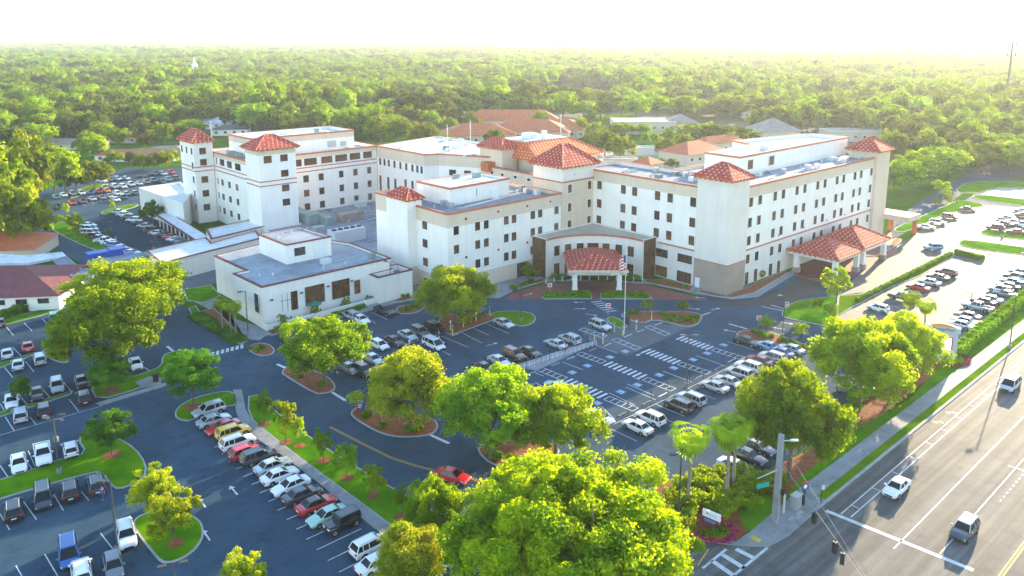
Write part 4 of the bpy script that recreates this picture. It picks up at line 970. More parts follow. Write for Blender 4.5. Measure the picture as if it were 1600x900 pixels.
PROTO = {}
def make_car(kind, color, label, loc, rz, group, cat=None, roofcol=None):
    if kind not in PROTO:
        s = SPEC[kind]; ms = car_meshes(kind); root = thing(kind.replace(' ', '_') if kind not in ('sedan',) else 'sedan', label, 'car', loc, rz, group)
        def sub(n, lo=(0, 0, 0)):
            o = bpy.data.objects.new(n, ms[n]); C.objects.link(o); o.parent = root; o.location = lo; return o
        sub('body'); sub('cabin_glass'); sub('roof')
        hw = s['W'] if not s.get('boxy') else .9
        for x in s['wx']:
            for y in (-1, 1): sub('wheel', (x, y*(hw-.09), s['wr']))
        xf = s['st'][-1][0]; zf = s['st'][-1][2]
        for y in (-1, 1):
            sub('headlight', (xf-.10 if not s.get('boxy') else 2.0, y*s['W']*.66*(.8 if s.get('boxy') else 1), zf-.02 if not s.get('boxy') else .9))
            sub('taillight', ((s['st'][0][0] if not s.get('bed') else -2.9)-.005, y*s['W']*.76, s['st'][0][2]-.06 if not s.get('bed') else 1.0))
        for c in root.children:
            if c.name.startswith(('body', 'roof')): c.material_slots[0].link = 'OBJECT'
        PROTO[kind] = root; parts = list(root.children); r = root
    else:
        r, parts = dup(PROTO[kind], label, loc, rz, group)
    for c in parts:
        if c.name.startswith('body'): c.material_slots[0].material = MATS['paint_'+color]
        elif c.name.startswith('roof'): c.material_slots[0].material = MATS['paint_'+(roofcol or color)]
    r['category'] = {'pickup truck': 'pickup truck', 'suv': 'car', 'minivan': 'minivan', 'jeep': 'car'}.get(kind, 'car')
    return r
KN = dict(s='sedan', u='suv', h='hatchback', m='minivan', p='pickup truck', j='jeep')
CN = dict(w='white', l='silver', g='grey', d='dark_grey', k='black', r='red', y='yellow', b='blue', p='pale_blue', n='mint', m='maroon', o='brown', a='orange', t='tan', e='teal')
ORD = ['first', 'second', 'third', 'fourth', 'fifth', 'sixth', 'seventh', 'eighth', 'ninth', 'tenth', 'eleventh', 'twelfth', 'thirteenth', 'fourteenth', 'fifteenth', 'sixteenth', 'seventeenth', 'eighteenth', 'nineteenth', 'twentieth', 'twenty-first', 'twenty-second', 'twenty-third', 'twenty-fourth', 'twenty-fifth', 'twenty-sixth', 'twenty-seventh', 'twenty-eighth', 'twenty-ninth', 'thirtieth']
rnd = random.Random(11)
def row(desc, deg, items, frm='left'):
    """items: (px, py, 'kind+colour', flip) = centre of the car in the photo"""
    for i, it in enumerate(items):
        x, y, kc = it[:3]; kind, col = KN[kc[0]], CN[kc[1]]; roofc = CN[kc[2]] if len(kc) > 2 else None
        X, Y, _ = at(x, y, .75); a = R(deg + (180 if len(it) > 3 and it[3] else 0) + rnd.uniform(-1.3, 1.3))
        kn = {'suv': 'SUV', 'jeep': 'off-roader'}.get(kind, kind)
        lab = '%s %s, %s from %s in %s' % (col.replace('_', ' '), kn, ORD[i] if i < 19 else 'last', frm, desc)
        make_car(kind, col, lab, (X, Y, .003), a, 'cars parked in '+desc, roofcol=roofc)
row('the long row by the sidewalk', 42, [(326, 640, 'ul', 1), (334, 655, 'sl'), (348, 666, 'sr', 1), (364, 674, 'uy'), (371, 690, 'uw'), (383, 705, 'hr'), (404, 712, 'ud'), (426, 726, 'sl'), (437, 741, 'sw'), (454, 757, 'sw', 1), (472, 771, 'sd'), (494, 786, 'srk'), (511, 804, 'sn', 1), (534, 816, 'jk', 1), (580, 851, 'uw'), (590, 877, 'sw')], 'top')
row('the row above the big lawn', -57, [(29, 722, 'sw'), (67, 709, 'pw'), (110, 700, 'hw', 1)])
row('the row below the big lawn', -57, [(21, 795, 'uk', 1), (67, 775, 'md'), (109, 765, 'uk', 1), (150, 755, 'ud', 1)])
row('the bottom left corner row', -57, [(107, 862, 'mb'), (127, 893, 'uw', 1), (177, 882, 'hg'), (197, 835, 'uw')])
row('the left edge lot, near row', -57, [(32, 647, 'ul', 1), (68, 639, 'uk', 1), (131, 620, 'uk', 1)])
row('the left edge lot, second row', -57, [(18, 625, 'sw'), (57, 614, 'sk'), (89, 602, 'ul'), (127, 595, 'sk'), (212, 567, 'sw')])
row('the left edge lot, third row', -57, [(28, 568, 'sl', 1), (62, 560, 'ul', 1)])
row('the left edge lot, fourth row', -57, [(11, 551, 'sl', 1), (43, 540, 'sr', 1)])
row('the left edge lot, top row', -57, [(0, 503, 'sk', 1), (84, 494, 'ue', 1)])
row('the bay below the pavilion', -48, [(450, 525, 'sk'), (548, 492, 'ul', 1), (564, 498, 'sw'), (602, 485, 'pd')])
row('the row under trees below pavilion', -48, [(546, 574, 'sg'), (568, 578, 'uk'), (583, 560, 'sl')])
row('the row left of orange mulch', -48, [(593, 538, 'hw'), (616, 532, 'sk'), (637, 523, 'sl'), (656, 518, 'ug'), (680, 512, 'uk')])
row('the bays fronting the orange mulch', -48, [(678, 537, 'mw'), (787, 504, 'sl')])
row('the row behind the fenced ramp', -48, [(758, 574, 'sk'), (780, 563, 'sl'), (803, 553, 'uo'), (828, 549, 'sk'), (868, 536, 'sl', 1), (890, 529, 'ul', 1), (938, 508, 'ul')])
row('the disabled bays', -48, [(871, 603, 'sn', 1), (937, 651, 'sl')])
row('the front row, central lot', -48, [(996, 665, 'sw', 1), (1016, 652, 'uw', 1), (1060, 632, 'ud', 1), (1080, 622, 'ul', 1), (1116, 602, 'sl', 1), (1137, 594, 'sl', 1), (1155, 582, 'ul', 1), (1170, 572, 'uw', 1), (1186, 562, 'sm', 1), (1207, 557, 'ul', 1), (1219, 549, 'sb', 1), (1236, 544, 'sl', 1)])
row('the bays by the right mulch island', -48, [(1168, 532, 'sk'), (1204, 541, 'sp')])
row('the corner bays under big right tree', -48, [(1215, 658, 'pw'), (1200, 680, 'pb', 1), (1185, 697, 'sdt'), (1170, 711, 'sk'), (1149, 728, 'sw')], 'top')
row('the bays behind the round right tree', -48, [(1330, 608, 'ug', 1), (1346, 600, 'sl', 1), (1315, 560, 'sl')])
row('the sunny lot beside hedge strip', 132, [(1372, 480, 'hw'), (1410, 464, 'pd'), (1434, 448, 'sr'), (1452, 440, 'sl'), (1465, 432, 'sd'), (1479, 425, 'um')])
row('the sunny lot against round hedges', 132, [(1500, 506, 'sl'), (1506, 500, 'sw'), (1511, 492, 'sg'), (1527, 479, 'pl'), (1536, 470, 'sd'), (1546, 466, 'sl'), (1563, 452, 'uw'), (1571, 458, 'sg'), (1575, 446, 'sd'), (1581, 439, 'sl'), (1592, 444, 'sg'), (1586, 432, 'um'), (1594, 424, 'sl'), (1600, 435, 'uw')])
row('the far sunny row by back lawn', 150, [(1448, 354, 'sw', 1), (1465, 347, 'uw', 1), (1484, 338, 'uo', 1), (1513, 326, 'so', 1)])
row('the far right narrow lawn rows', 150, [(1555, 355, 'um'), (1568, 349, 'so'), (1587, 361, 'sr'), (1572, 340, 'sl'), (1583, 346, 'sl'), (1597, 350, 'uw'), (1598, 335, 'so'), (1597, 328, 'sl')])
# north-west lots
row('the far left lot, back row', -30, [(160, 282, 'sw'), (171, 280, 'sd'), (183, 279, 'ul'), (196, 278, 'sl'), (221, 274, 'sk'), (242, 271, 'ud'), (254, 271, 'ul'), (266, 269, 'ur')])
row('the far left lot, second row', -45, [(163, 292, 'sl'), (179, 291, 'uw'), (192, 291, 'uw'), (204, 288, 'pl'), (217, 286, 'sl'), (228, 284, 'ug'), (239, 282, 'pd'), (253, 283, 'sd'), (263, 280, 'ue'), (275, 278, 'ud')])
row('the far left lot, third row', -45, [(88, 307, 'se'), (99, 304, 'sw'), (113, 302, 'ul'), (127, 301, 'uw'), (141, 300, 'sb'), (154, 298, 'sr'), (166, 297, 'sa')])
row('the far left lot, front row', -45, [(91, 323, 'uk'), (112, 316, 'sr'), (129, 314, 'sm'), (144, 310, 'sl'), (159, 308, 'sg'), (171, 306, 'sl'), (181, 311, 'sw'), (183, 302, 'uw'), (192, 308, 'uk'), (198, 302, 'se'), (211, 301, 'sd')])
row('the staff lot, left column', -8, [(138, 351, 'sw'), (139, 357, 'mw'), (142, 363, 'ml'), (148, 367, 'sm'), (155, 371, 'sd'), (164, 376, 'pw'), (172, 379, 'sw'), (180, 383, 'ub'), (188, 387, 'sl'), (196, 391, 'sw'), (206, 394, 'sl')], 'top')
row('the staff lot, right column', -10, [(183, 330, 'sl', 1), (193, 334, 'sw', 1), (200, 339, 'uk', 1), (209, 343, 'uw', 1), (218, 348, 'sk', 1), (226, 352, 'sl', 1), (235, 359, 'uo', 1), (244, 363, 'sw', 1), (254, 366, 'sk', 1), (266, 369, 'sr', 1), (273, 373, 'sw', 1), (281, 376, 'ue', 1), (287, 380, 'uk', 1), (296, 384, 'sr', 1)], 'top')
def drive(x, y, kind, col, deg, label, roofc=None):
    X, Y, _ = at(x, y, .75); make_car(kind, col, label, (X, Y, .012), R(deg), None, roofcol=roofc)
rdeg = math.degrees(math.atan2(RD.y, RD.x))
drive(707, 742, 'sedan', 'red', -27, 'bright red sedan driving down the hospital drive past the big tree')
drive(1401, 760, 'sedan', 'white', rdeg+180, 'white sedan driving on the road just behind the stop line')
drive(1507, 826, 'suv', 'dark_grey', rdeg+180, 'dark blue SUV with pale roof waiting at the stop line, long shadow', 'silver')
drive(1579, 600, 'minivan', 'silver', rdeg+180, 'silver minivan driving on the road at the right picture edge')
drive(1458, 386, 'suv', 'pale_blue', 178, 'pale blue SUV crossing the open sunlit lot by the canopy')

# ------------------------------------------------------------------ trees and plants
rng = np.random.default_rng(4)
def quads_mesh(name, Cn, N, s, mats, aspect=1.4, fold=.0):
    n = len(Cn)
    t = rng.normal(size=(n, 3)); t -= N*(t*N).sum(1, keepdims=True); t /= np.linalg.norm(t, axis=1, keepdims=True)+1e-9
    bt = np.cross(N, t); s = s[:, None]
    a = t*s*aspect*.5; b_ = bt*s*.5
    v = np.empty((n, 4, 3)); v[:, 0] = Cn-a; v[:, 1] = Cn-b_*.9+N*s*.12; v[:, 2] = Cn+a; v[:, 3] = Cn+b_*.9+N*s*.12
    me = bpy.data.meshes.new(name)
    me.vertices.add(n*4); me.vertices.foreach_set('co', v.reshape(-1).astype(np.float32))
    me.loops.add(n*4); me.loops.foreach_set('vertex_index', np.arange(n*4, dtype=np.int32))
    me.polygons.add(n); me.polygons.foreach_set('loop_start', np.arange(n, dtype=np.int32)*4); me.polygons.foreach_set('loop_total', np.full(n, 4, dtype=np.int32))
    for m in mats: me.materials.append(MATS[m])
    me.update(calc_edges=True)
    return me
def leaf_cloud(name, centers, radii, per, leaf, m, flat=.75, up=.35, jit=.9):
    c = np.repeat(centers, per, 0); r = np.repeat(radii, per)[:, None]
    d = rng.normal(size=c.shape); d /= np.linalg.norm(d, axis=1, keepdims=True)
    d[:, 2] = np.where((d[:, 2] < -.3) & (rng.random(len(d)) < .6), -d[:, 2], d[:, 2])
    rad = rng.random((len(c), 1))**.45
    p = c+d*r*rad*np.array([1, 1, flat])+rng.normal(size=c.shape)*r*.10
    N = d+np.array([0, 0, up])+rng.normal(size=c.shape)*jit; N /= np.linalg.norm(N, axis=1, keepdims=True)
    return quads_mesh(name, p, N, leaf*(.6+.8*rng.random(len(c))), [m])
def crown_mesh(name, Rw, Hc, z0, ncl, rc, per, leaf, m, low=-.5, lobes=5, seed=1, flat=.75):
    g = np.random.default_rng(seed)
    nl_ = max(7, int(round(ncl/9))); gold = math.pi*(3-5**.5); L = []
    for i in range(nl_):                                     # big limbs' leaf masses, spread evenly then disturbed
        zz = 1-(i+.5)/nl_*(1-low); rr = math.sqrt(max(0, 1-zz*zz)); th = gold*i+g.uniform(-.35, .35)
        k = g.uniform(.50, .80)
        L.append((rr*math.cos(th)*k, rr*math.sin(th)*k, zz*k*.95, g.uniform(.75, 1.3)))
    L = np.array(L+[(0, 0, 0, 1.1)]); lr = .36*Rw*(14/nl_)**.33
    idx = g.integers(0, len(L), ncl); d = g.normal(size=(ncl, 3)); d /= np.linalg.norm(d, axis=1, keepdims=True)
    rad_l = (lr*L[idx, 3])[:, None]
    c = L[idx, :3]*np.array([Rw, Rw, Hc*.52])+d*rad_l*(.55+.5*g.random((ncl, 1)))*np.array([1, 1, .8]); c[:, 2] += z0+Hc*.45
    rad = rc*.72*(.5+.9*g.random(len(c)))
    return leaf_cloud(name, c, rad, per, leaf, m, flat), c
def trunk_mesh(name, h, r, tops, m='bark', lean=0):
    b = MB(); base = [(0, 0, -.05), (lean*.3, .03, h*.5), (lean, 0, h)]
    b.tube([(0, 0, -.05), (0, 0, .25)], [r*1.5, r*1.05], 8)
    b.tube(base, [r*1.05, r*.85, r*.75], 8)
    for t in tops:
        s0 = Vector((lean, 0, h*.92)); t = Vector(t); mm = s0.lerp(t, .5)+Vector((0, 0, .08*(t-s0).length))
        b.tube([s0, mm, t], [r*.55, r*.33, r*.1], 6)
        for q in range(2):
            e_ = t+Vector((random.uniform(-1, 1), random.uniform(-1, 1), random.uniform(0, .8)))*(t-s0).length*.28
            b.tube([mm, e_], [r*.22, r*.06], 5, cap=False)
    return b.mesh(name, [m])
TP = {}
def tree_proto(key, Rw, Hc, trunk, ncl, rc, per, leaf, m, r=.3, nl=6, **k):
    TP[key] = dict(args=(Rw, Hc*1.05, trunk*.55, int(ncl*1.6), rc*1.0, int(per*1.7), leaf*.70, m), k=k, trunk=trunk, r=r, nl=nl, root=None, Rw=Rw*1.0, H=trunk*.55+Hc*1.06)
tree_proto('oak_a', 6.2, 8.5, 3.2, 120, 1.45, 130, .33, 'leaf_bright', r=.28, seed=3)
tree_proto('oak_b', 6.2, 8.5, 3.0, 130, 1.35, 125, .31, 'leaf_mid', r=.28, seed=8)
tree_proto('oak_c', 6.0, 9.5, 3.0, 130, 1.4, 125, .33, 'leaf_gold', r=.26, seed=14)
tree_proto('big_oak', 12.5, 13.5, 4.5, 330, 1.75, 260, .36, 'leaf_bright', r=.55, nl=12, seed=21, low=-.15)
tree_proto('dark_tree', 3.9, 7.2, 2.3, 70, 1.0, 120, .25, 'leaf_dark', r=.14, seed=5)
tree_proto('gold_tree', 3.4, 5.4, 1.8, 60, .85, 130, .22, 'leaf_gold', r=.12, seed=6)
tree_proto('young', 1.5, 3.2, 1.6, 26, .5, 80, .17, 'leaf_mid', r=.06, nl=4, seed=7)
tree_proto('young_bright', 1.7, 3.2, 1.4, 24, .5, 70, .2, 'leaf_bright', r=.06, nl=4, seed=9)
tree_proto('far_a', 5.5, 8.0, 3.0, 60, 1.6, 50, .62, 'leaf_forest', r=.25, nl=4, seed=31)
tree_proto('far_b', 5.0, 9.5, 3.0, 55, 1.6, 45, .62, 'leaf_mid', r=.25, nl=4, seed=32)
leafmat('leaf_woods_bright', (.08, .14, .003), (.27, .31, .005), (2.1, 1.8, .5), tw=.45, scale=.2, vr=(.6, 1.25))
tree_proto('far_c', 6.2, 7.5, 2.8, 60, 1.7, 45, .62, 'leaf_woods_bright', r=.25, nl=4, seed=33)
def tree(key, loc, sx, sz, label, group=None, rz=None, nm='tree'):
    p = TP[key]; rz = random.uniform(0, 6.28) if rz is None else rz; loc = (loc[0], loc[1], 0.02)
    if p['root'] is None:
        root = thing(nm, label, 'tree', loc, rz, group, (sx, sx, sz))
        me, c = crown_mesh('crown', *p['args'], **p['k'])
        o = bpy.data.objects.new('crown', me); C.objects.link(o); o.parent = root
        idx = rng.choice(len(c), p['nl'], replace=False)
        t = bpy.data.objects.new('trunk', trunk_mesh('trunk', p['trunk'], p['r'], [tuple(c[i]) for i in idx])); C.objects.link(t); t.parent = root
        p['root'] = root
    else:
        root, _ = dup(p['root'], label, loc, rz, group, (sx, sx, sz))
        if not group and 'group' in root: del root['group']
    return root
random.seed(3)
def ptree(key, bx, by, wpx, ytop, label, group=None, nm='tree'):
    """tree standing at photo pixel (bx, by), crown wpx wide, top at ytop"""
    X, Y, _ = at(bx, by); d = Y*CP+CAMH*SP; wm = wpx*d/FL; h = height(X, Y, ytop); p = TP[key]
    return tree(key, (X, Y), wm/2/p['Rw']*.98, h/p['H'], label, group, nm=nm)
for a in [
 ('big_oak', 886, 955, 425, 735, 'huge bright green live oak filling the bottom centre of the picture', None, 'live_oak'),
 ('oak_b', 180, 590, 180, 442, 'large green oak at left with gold leaf tips, in front of its neighbour', None, 'oak_tree'),
 ('oak_a', 212, 505, 180, 402, 'large yellow green oak at left behind another, before the service building', None, 'oak_tree'),
 ('oak_a', 712, 507, 136, 413, 'oak with flat wide crown on the mulch island before the middle wing', None, 'oak_tree'),
 ('oak_b', 508, 602, 142, 492, 'oak on the small mulch island below the pavilion', None, 'oak_tree'),
 ('oak_c', 640, 672, 148, 545, 'pale gold round tree on the mulch island with the purple sign', None, 'oak_tree'),
 ('oak_b', 768, 716, 172, 575, 'wide green tree between the pale gold tree and the disabled bays', None, 'oak_tree'),
 ('oak_a', 868, 718, 150, 598, 'green tree touching the disabled bays, right of its twin', None, 'oak_tree'),
 ('oak_b', 678, 852, 100, 744, 'bright green tree below the red car on the drive', None, 'oak_tree'),
 ('oak_c', 642, 935, 125, 824, 'yellow green tree at the bottom edge beside the last parked cars', None, 'oak_tree'),
 ('oak_b', 1232, 748, 180, 566, 'large bright tree hanging over the corner parking bays at right', None, 'oak_tree'),
 ('oak_a', 1342, 637, 172, 494, 'round green tree with visible forked trunk beside the road lawn', None, 'oak_tree'),
 ('oak_c', 1406, 600, 112, 488, 'dull yellow tree touching the big monument sign', None, 'oak_tree'),
 ('dark_tree', 302, 637, 98, 541, 'dark green tree with golden top on the oval lawn', None, 'tree'),
 ('dark_tree', 175, 712, 76, 638, 'dark tree on the big lawn among the left parking rows', None, 'tree'),
 ('dark_tree', 173, 612, 78, 558, 'small green spreading tree on the lawn under the left oaks', None, 'tree'),
 ('dark_tree', 34, 630, 36, 585, 'small dark pine-like tree between parked cars at the left edge', None, 'tree'),
 ('gold_tree', 243, 812, 76, 728, 'golden tree with orange tips, left and taller of the pair on the small lawn', None, 'tree'),
 ('gold_tree', 274, 851, 84, 764, 'gold topped dark tree in front on the small rounded lawn', None, 'tree'),
 ('gold_tree', 380, 935, 78, 862, 'small yellow tree cut by the bottom edge', None, 'tree'),
 ('young', 506, 722, 32, 669, 'small dark round tree, middle of the grass strip, left of its taller twin', 'young trees on the grass strip', 'young_tree'),
 ('young', 542, 749, 38, 688, 'dark round young tree, tallest on the grass strip', 'young trees on the grass strip', 'young_tree'),
 ('young_bright', 583, 777, 42, 721, 'light yellow green young tree on the grass strip', 'young trees on the grass strip', 'young_tree'),
 ('young', 627, 809, 26, 758, 'thin dark young tree at the lower end of the grass strip', 'young trees on the grass strip', 'young_tree'),
 ('young_bright', 447, 693, 48, 618, 'bushy young tree with bright side at the upper end of the grass strip', 'young trees on the grass strip', 'young_tree'),
 ('young', 413, 664, 30, 609, 'dark young tree, first at the upper end of the grass strip', 'young trees on the grass strip', 'young_tree'),
 ('young_bright', 468, 700, 24, 648, 'small bright tree close to the kerb on the grass strip', 'young trees on the grass strip', 'young_tree'),
 ('young_bright', 1307, 474, 52, 414, 'bright green tree in front of the drop-off canopy', None, 'young_tree'),
 ('young', 1011, 492, 20, 466, 'clipped round small tree, left one on the mulch island before the entrance', 'small clipped trees', 'young_tree'),
 ('young', 1066, 492, 20, 468, 'clipped round small tree, right one on the mulch island before the entrance', 'small clipped trees', 'young_tree'),
 ('young', 1197, 520, 24, 494, 'clipped round small tree left of the tall lamp post by the right drive', 'small clipped trees', 'young_tree'),
 ('young_bright', 1251, 532, 26, 503, 'ball shaped bright small tree in the mulch above the parked sedans', 'small clipped trees', 'young_tree'),
 ('young', 1276, 487, 20, 465, 'small tree on the lawn left of the hedge strip', 'small clipped trees', 'young_tree'),
 ('young', 1297, 502, 22, 472, 'small tree standing in mulch at the end of the hedge strip', 'small clipped trees', 'young_tree'),
 ('young_bright', 441, 514, 16, 488, 'tiny sapling nearest the corner of the patio wall', 'saplings along the patio wall', 'sapling'),
 ('young_bright', 494, 496, 16, 476, 'tiny sapling in the middle of the patio wall', 'saplings along the patio wall', 'sapling'),
 ('young_bright', 543, 482, 15, 463, 'tiny sapling at the right part of the patio wall', 'saplings along the patio wall', 'sapling'),
 ('young_bright', 627, 461, 14, 445, 'tiny sapling by the lamp post right of the pavilion', 'saplings along the patio wall', 'sapling'),
 ('young', 829, 440, 30, 410, 'leafy bush tree left of the glass corner of the entrance hall', 'small trees by the entrance', 'young_tree'),
 ('young_bright', 1190, 436, 16, 420, 'small shrub-like tree against the right wing wall', 'small trees by the entrance', 'young_tree'),
 ('dark_tree', 239, 352, 35, 311, 'round tree standing in the staff lot before the annex wall', None, 'tree'),
 ('young_bright', 122, 372, 30, 330, 'bright small tree on the lawn left of the staff lot', 'small trees by the staff lot', 'young_tree'),
 ('young_bright', 102, 338, 15, 316, 'small ball tree between the drive and the far lot', 'small trees by the staff lot', 'young_tree'),
 ('young', 96, 352, 22, 334, 'low dark tree at the corner of the staff lot lawn', 'small trees by the staff lot', 'young_tree'),
 ('young_bright', 175, 328, 11, 311, 'tiny bright tree on the kerb island of the staff lot', 'small trees by the staff lot', 'young_tree'),
 ('young', 169, 368, 9, 356, 'tiny tree between cars in the staff lot left column', 'small trees by the staff lot', 'young_tree'),
 ('young_bright', 1468, 312, 32, 278, 'larger bright tree on the far lawn beyond the right wing', 'small trees on the far lawn', 'young_tree'),
 ('young_bright', 1479, 322, 18, 301, 'small bright tree in front of a larger one on the far lawn', 'small trees on the far lawn', 'young_tree'),
 ('young', 1464, 324, 14, 308, 'small dark tree beside the bright pair on the far lawn', 'small trees on the far lawn', 'young_tree'),
]:
    ptree(a[0], a[1], a[2], a[3], a[4], a[5], a[6], a[7])
# mid-distance trees around the hospital (each its own thing)
far_list = [
 (25, 395, 110, 285, 'c'), (-15, 360, 130, 235, 'c'), (40, 330, 95, 212, 'c'), (85, 300, 60, 228, 'c'), (103, 306, 62, 229, 'b'), (148, 295, 58, 252, 'c'), (120, 300, 50, 258, 'a'), (62, 375, 36, 330, 'b'),
 (150, 252, 46, 208, 'b'), (225, 268, 34, 240, 'c'), (248, 266, 36, 238, 'c'), (268, 262, 34, 232, 'b'), (205, 258, 26, 236, 'a'), (222, 222, 40, 186, 'c'), (240, 205, 50, 160, 'b'), (312, 200, 60, 165, 'c'), (300, 215, 46, 185, 'b'),
 (350, 196, 40, 170, 'c'), (595, 222, 62, 182, 'c'), (622, 224, 48, 184, 'c'), (660, 228, 50, 192, 'c'), (575, 216, 44, 186, 'c'), (655, 196, 90, 140, 'a'), (715, 180, 70, 135, 'a'), (770, 184, 60, 130, 'b'), (830, 180, 60, 130, 'c'), (880, 178, 50, 140, 'b'), (912, 180, 40, 142, 'c'),
 (920, 230, 34, 208, 'c'), (945, 246, 60, 205, 'c'), (968, 252, 50, 214, 'c'), (922, 190, 20, 178, 'c'), (975, 216, 48, 190, 'b'), (1008, 222, 14, 205, 'b'), (1022, 228, 16, 205, 'b'), (1045, 230, 22, 198, 'b'), (960, 212, 30, 192, 'a'), (1005, 216, 28, 192, 'b'),
 (1085, 230, 60, 190, 'b'), (1120, 232, 60, 192, 'a'), (1150, 232, 54, 196, 'a'), (1170, 228, 30, 200, 'b'), (1200, 190, 60, 150, 'a'), (1215, 200, 38, 165, 'c'), (1320, 212, 60, 165, 'a'), (1345, 214, 40, 170, 'c'),
 (1395, 298, 36, 255, 'b'), (1410, 300, 60, 246, 'b'), (1432, 292, 64, 236, 'b'), (1455, 284, 70, 226, 'b'), (1480, 280, 60, 228, 'b'), (1506, 272, 50, 223, 'c'), (1545, 268, 66, 222, 'c'), (1580, 272, 50, 230, 'b'), (1615, 262, 60, 216, 'c'), (1420, 256, 70, 216, 'a'), (1392, 250, 50, 205, 'c'), (1450, 240, 60, 200, 'a'),
 (1290, 200, 50, 150, 'a'), (1260, 200, 50, 150, 'b'), (1005, 262, 22, 244, 'c'), (1030, 262, 24, 246, 'b'), (1050, 264, 20, 248, 'c'), (700, 232, 40, 210, 'c'), (725, 238, 30, 214, 'a'), (452, 205, 44, 165, 'b'), (520, 200, 36, 168, 'b'), (480, 196, 40, 158, 'a'), (30, 250, 60, 196, 'a'), (60, 235, 60, 190, 'b'),
]
_r = random.Random(6)
for k in range(16): far_list.append((690+k*31+_r.uniform(-8, 8), 184+_r.uniform(-4, 6), _r.uniform(40, 56), 150+_r.uniform(-6, 8), _r.choice('abbc')))
for k in range(10): far_list.append((1195+k*22+_r.uniform(-6, 6), 205+_r.uniform(-6, 6), _r.uniform(36, 50), 166+_r.uniform(-6, 8), _r.choice('abbc')))
for k in range(9): far_list.append((1392+k*27+_r.uniform(-6, 6), 262+_r.uniform(-10, 4), _r.uniform(50, 66), 212+_r.uniform(-8, 8), _r.choice('abbc')))
for x_, y_, w_ in ((70, 222, 50), (112, 214, 46), (160, 226, 40), (188, 232, 36), (232, 236, 34), (256, 226, 36), (290, 232, 40), (180, 262, 30), (84, 262, 40), (140, 240, 40), (400, 206, 50), (440, 212, 44), (500, 212, 46), (540, 216, 44)): far_list.append((x_, y_, w_, y_-w_*.95, _r.choice('abc')))
for x_, y_ in ((702, 214), (738, 206), (774, 232), (842, 204), (905, 214), (930, 222), (955, 238), (1040, 246), (1068, 240), (1110, 222), (1140, 238)): far_list.append((x_, y_, 34, y_-30, 'c'))
where = lambda x: 'left of the hospital' if x < 300 else 'behind the left block' if x < 600 else 'behind the hospital middle' if x < 900 else 'behind the entrance wing' if x < 1180 else 'behind the long right wing' if x < 1390 else 'right of the whole hospital'
for i, (x, y, w_, yt, k) in enumerate(far_list):
    kd = {'a': 'dull green tree', 'b': 'mid green tree', 'c': 'bright leafy tree'}[k]
    nb = sorted((q[0], q[1]) for q in far_list if where(q[0]) == where(x) and q[4] == k); o_ = nb.index((x, y))
    ptree('far_'+k, x, y, w_, yt, '%s %s, %s of its kind from left' % (kd, where(x), ORD[o_]), 'trees around the hospital')
# palms
def palm_proto(nm, label, loc, h, nf, fl, grp=None):
    root = thing(nm, label, 'palm tree', loc, 0, grp)
    b = MB(); b.tube([(0, 0, -.05), (.1, 0, h*.4), (.05, .05, h)], [.28, .2, .17], 9); b.build('trunk', 'bark_palm', root)
    b = MB(); g = random.Random(2)
    for k in range(nf):
        az = k*2.4; el = R(75-115*(k/nf)); L0 = fl*(.85+.3*g.random()); pts = []
        for j in range(6):
            t = j/5; e = el-R(75)*t*t
            pts.append(Vector((math.cos(az)*math.cos(e*.9)*L0*t, math.sin(az)*math.cos(e*.9)*L0*t, h+.1+L0*t*math.sin(el)-L0*.55*t*t)))
        stem = pts[:4]; b.tube(stem, .025, 4, cap=False)
        c = pts[3]; dr = (pts[5]-pts[3]).normalized(); sd_ = dr.cross(Vector((0, 0, 1))).normalized(); up = sd_.cross(dr)
        for q in range(9):                                     # fan of narrow leaflets
            a = R(-80+20*q); d = dr*math.cos(a)+sd_*math.sin(a); e_ = c+d*L0*.45-Vector((0, 0, .18*L0)); ww = up.cross(d)*.001+sd_.cross(d)*0
            n_ = d.cross(up)*.13
            b.face([c, c+d*L0*.25-n_, e_, c+d*L0*.25+n_])
    b.build('crown', 'leaf_palm', root)
    b = MB()
    for k in range(16):
        a = k*.8; b.face([(.15*math.cos(a), .15*math.sin(a), h-.1), (.5*math.cos(a)-.2*math.sin(a), .5*math.sin(a)+.2*math.cos(a), h-1.1), (.45*math.cos(a)+.1*math.sin(a), .45*math.sin(a)-.1*math.cos(a), h-1.2)])
    b.build('dead_fronds', 'bark_palm', root)
    return root
x, y, _ = at(1074, 790)
pm = palm_proto('palm_tree', 'tall palm left of its two companions in the corner planting by the road', (x, y, 0), 8.9, 34, 2.7, 'palms in the corner planting')
for (bx, by, yt, s_, lab, gr) in [(1134, 778, 662, 1.0, 'tall palm in the middle of the corner planting, lit from behind', 'palms in the corner planting'), (1146, 762, 658, .95, 'palm half hidden behind another one in the corner planting', 'palms in the corner planting'),
    (348, 515, 462, .62, 'short palm, left one of three beside the pavilion corner', 'palms beside the pavilion'), (361, 519, 468, .6, 'short palm, middle one of three beside the pavilion corner', 'palms beside the pavilion'), (369, 522, 470, .62, 'short palm, right one of three beside the pavilion corner', 'palms beside the pavilion'),
    (1417, 520, 478, .8, 'cabbage palm rising behind the dull yellow tree near the sign', 'palms near the monument sign'), (1442, 530, 492, .75, 'cabbage palm just left of the monument sign', 'palms near the monument sign')]:
    x, y, _ = at(bx, by); dup(pm, lab, (x, y, 0), random.uniform(0, 6), gr, s_)
